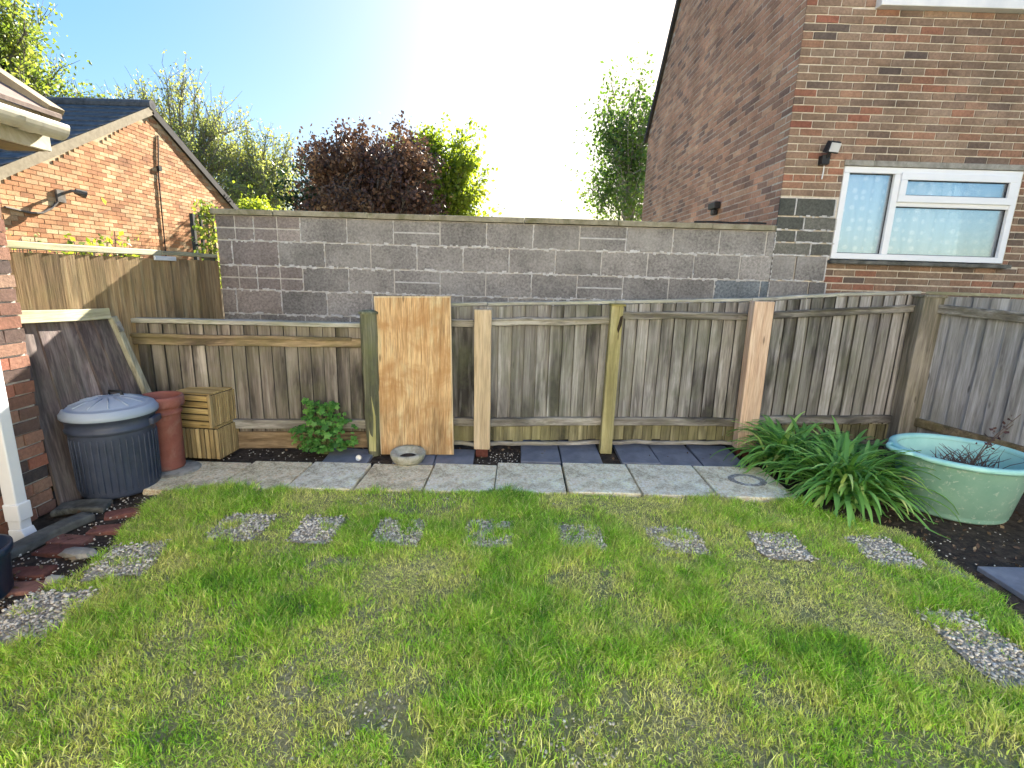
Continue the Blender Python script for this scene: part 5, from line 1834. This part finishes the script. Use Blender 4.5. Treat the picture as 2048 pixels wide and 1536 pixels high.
m_copper = leafmat('copper_leaf', [(0.0, (0.053, 0.028, 0.024)), (0.4, (0.115, 0.060, 0.041)), (0.75, (0.229, 0.130, 0.068)), (1.0, (0.458, 0.298, 0.152))], 0.25, tcol=(0.820, 0.820, 0.802))
m_limel = leafmat('lime_leaf', [(0.0, (0.14, 0.20, 0.02)), (0.5, (0.24, 0.30, 0.035)), (1.0, (0.36, 0.40, 0.06))], 0.5)
m_conif = leafmat('conifer_needles', [(0.0, (0.012, 0.035, 0.014)), (0.6, (0.03, 0.07, 0.025)), (1.0, (0.07, 0.12, 0.035))], 0.15)
m_birch = leafmat('birch_leaf', [(0.0, (0.056, 0.112, 0.022)), (0.5, (0.101, 0.180, 0.040)), (1.0, (0.203, 0.270, 0.056))], 0.4)
m_young = leafmat('young_leaf', [(0.0, (0.209, 0.250, 0.093)), (0.5, (0.313, 0.344, 0.124)), (1.0, (0.439, 0.451, 0.154))], 0.45)
m_spring = leafmat('spring_leaf', [(0.0, (0.118, 0.187, 0.034)), (0.5, (0.225, 0.286, 0.055)), (1.0, (0.390, 0.385, 0.082))], 0.4)

tree('copper_tree', 'dense rounded tree with dark purple-brown leaves behind the block wall', (-4.15, 15, 0), (-4.05, 15, 3.45), (2.3, 2.0, 1.75), 190, 16, 38000, 0.075, m_copper, m_bark, 5, 0.2, 0.3, 0.5, 0.55, 0.007)
tree('lime_tree', 'bright lime green tree showing to the right of the purple-brown tree', (-2.75, 18, 0), (-2.75, 18, 3.4), (1.9, 1.5, 2.5), 80, 12, 16000, 0.10, m_limel, m_bark, 8, 0.16, 0.4, 0.5, 0.7)
tree('conifer', 'dark green conifer peeping out left of the purple-brown tree', (-6.35, 16.3, 0), (-6.35, 16.3, 2.6), (0.95, 0.95, 2.3), 70, 10, 9000, 0.07, m_conif, m_bark, 9, 0.14, 0.1, 0.5, 0.5)
tree('lime_bush', 'small round yellow-green bush seen over the left end of the block wall', (-10.0, 20, 0), (-10.0, 20, 3.0), (1.05, 1.0, 1.15), 40, 8, 5000, 0.09, m_limel, m_bark, 12, 0.1, 0.4, 0.5, 0.5, cat='bush')
tree('birch_tree', 'slender airy green tree beside the brick house edge, pale trunk', (3.45, 15.2, 0), (3.1, 15.2, 4.75), (1.25, 1.25, 1.95), 75, 10, 7500, 0.075, m_birch, m_bark_birch, 14, 0.075, 0.1, 0.45, 0.75, 0.005, leaf_spread=0.14)
GRP = 'budding trees behind the bungalow'
tree('budding_tree', 'wide twiggy tree with sparse yellow-green buds behind the bungalow ridge', (-15.2, 24, 0), (-15.2, 24, 5.8), (3.6, 2.6, 3.3), 110, 22, 15000, 0.075, m_young, m_twigbark, 17, 0.24, 0.8, 0.5, 1.3, 0.010, group=GRP, leaf_spread=0.05)
tree('budding_tree', 'smaller twiggy budding tree above the right slope of the bungalow roof', (-11.9, 24.5, 0), (-12.1, 24.5, 5.2), (2.0, 1.8, 2.35), 75, 20, 11500, 0.075, m_young, m_twigbark, 19, 0.18, 0.8, 0.5, 1.1, 0.009, group=GRP, leaf_spread=0.05)
tree('leafy_tree', 'tall yellow-green leafy tree at the top left corner above the gutter', (-19.0, 20, 0), (-19.4, 20, 7.0), (3.1, 2.6, 4.6), 150, 18, 24000, 0.095, m_spring, m_bark, 23, 0.28, 0.4, 0.5, 1.0, 0.010, leaf_spread=0.2)


def bush(name, lab, c, r, n, leaf, mat, seed, base_z=0.0):
    rs = np.random.RandomState(seed)
    t = thing(name, (c[0], c[1], base_z), lab, 'bush')
    mb = MB()
    P = []
    for k in range(40):
        v = rs.normal(size=3)
        v[2] = abs(v[2])
        v /= np.linalg.norm(v)
        e = np.array(c) + v * np.array(r) * rs.uniform(0.6, 1.1)
        s = np.array([c[0] + rs.normal(0, 0.04), c[1] + rs.normal(0, 0.04), base_z])
        mb.tube([s, (s + e) / 2 + rs.normal(0, 0.03, 3), e], [0.008, 0.006, 0.003], 4, cap=False)
        for j in range(n // 40):
            q = rs.uniform(0.4, 1.05)
            P.append(s + (e - s) * q + rs.normal(0, 0.05, 3))
    mb.build('stems', m_bark, t)
    leaf_cloud('leaves', np.array(P), leaf, mat, t, rs)
    return t


bush('shrub', 'bright green shrub poking above the tall tan fence', (-3.55, 4.35, 1.5), (0.25, 0.25, 0.27), 900, 0.035, m_limel, 41)
bush('shrub', 'thin dry yellowish weeds behind the tall fence, near the house corner', (-4.6, 4.55, 1.55), (0.4, 0.3, 0.22), 260, 0.03, m_young, 43)
# trellis posts with ivy at the left end of the block wall
tl = thing('trellis_post', (-3.2, 5.2, 0), 'dark slender twin trellis post standing just left of the block wall', 'post')
mb = MB()
mb.box((-3.22, 5.15, 1.0), (0.035, 0.035, 2.0))
mb.box((-3.14, 5.15, 1.0), (0.025, 0.025, 2.0))
for k in range(8):
    mb.box((-3.18, 5.15, 0.3 + 0.2 * k), (0.06, 0.015, 0.02))
mb.build('uprights', m_black, tl)
iv = thing('ivy', (-3.0, 5.2, 0), 'straggly ivy on the left end of the block wall beside the trellis post', 'climbing plant')
rs = np.random.RandomState(51)
P = np.stack([rs.normal(-3.04, 0.05, 700), rs.normal(5.12, 0.07, 700), rs.uniform(1.3, 2.1, 700)], 1)
leaf_cloud('leaves', P, 0.03, m_spring, iv, rs)
mb = MB()
for k in range(6):
    mb.tube([(-3.04 + rs.normal(0, 0.03), 5.14, 0), (-3.04 + rs.normal(0, 0.04), 5.13, 1.0), (-3.03 + rs.normal(0, 0.05), 5.12, 2.05)], 0.008, 5)
mb.build('stems', m_bark, iv)
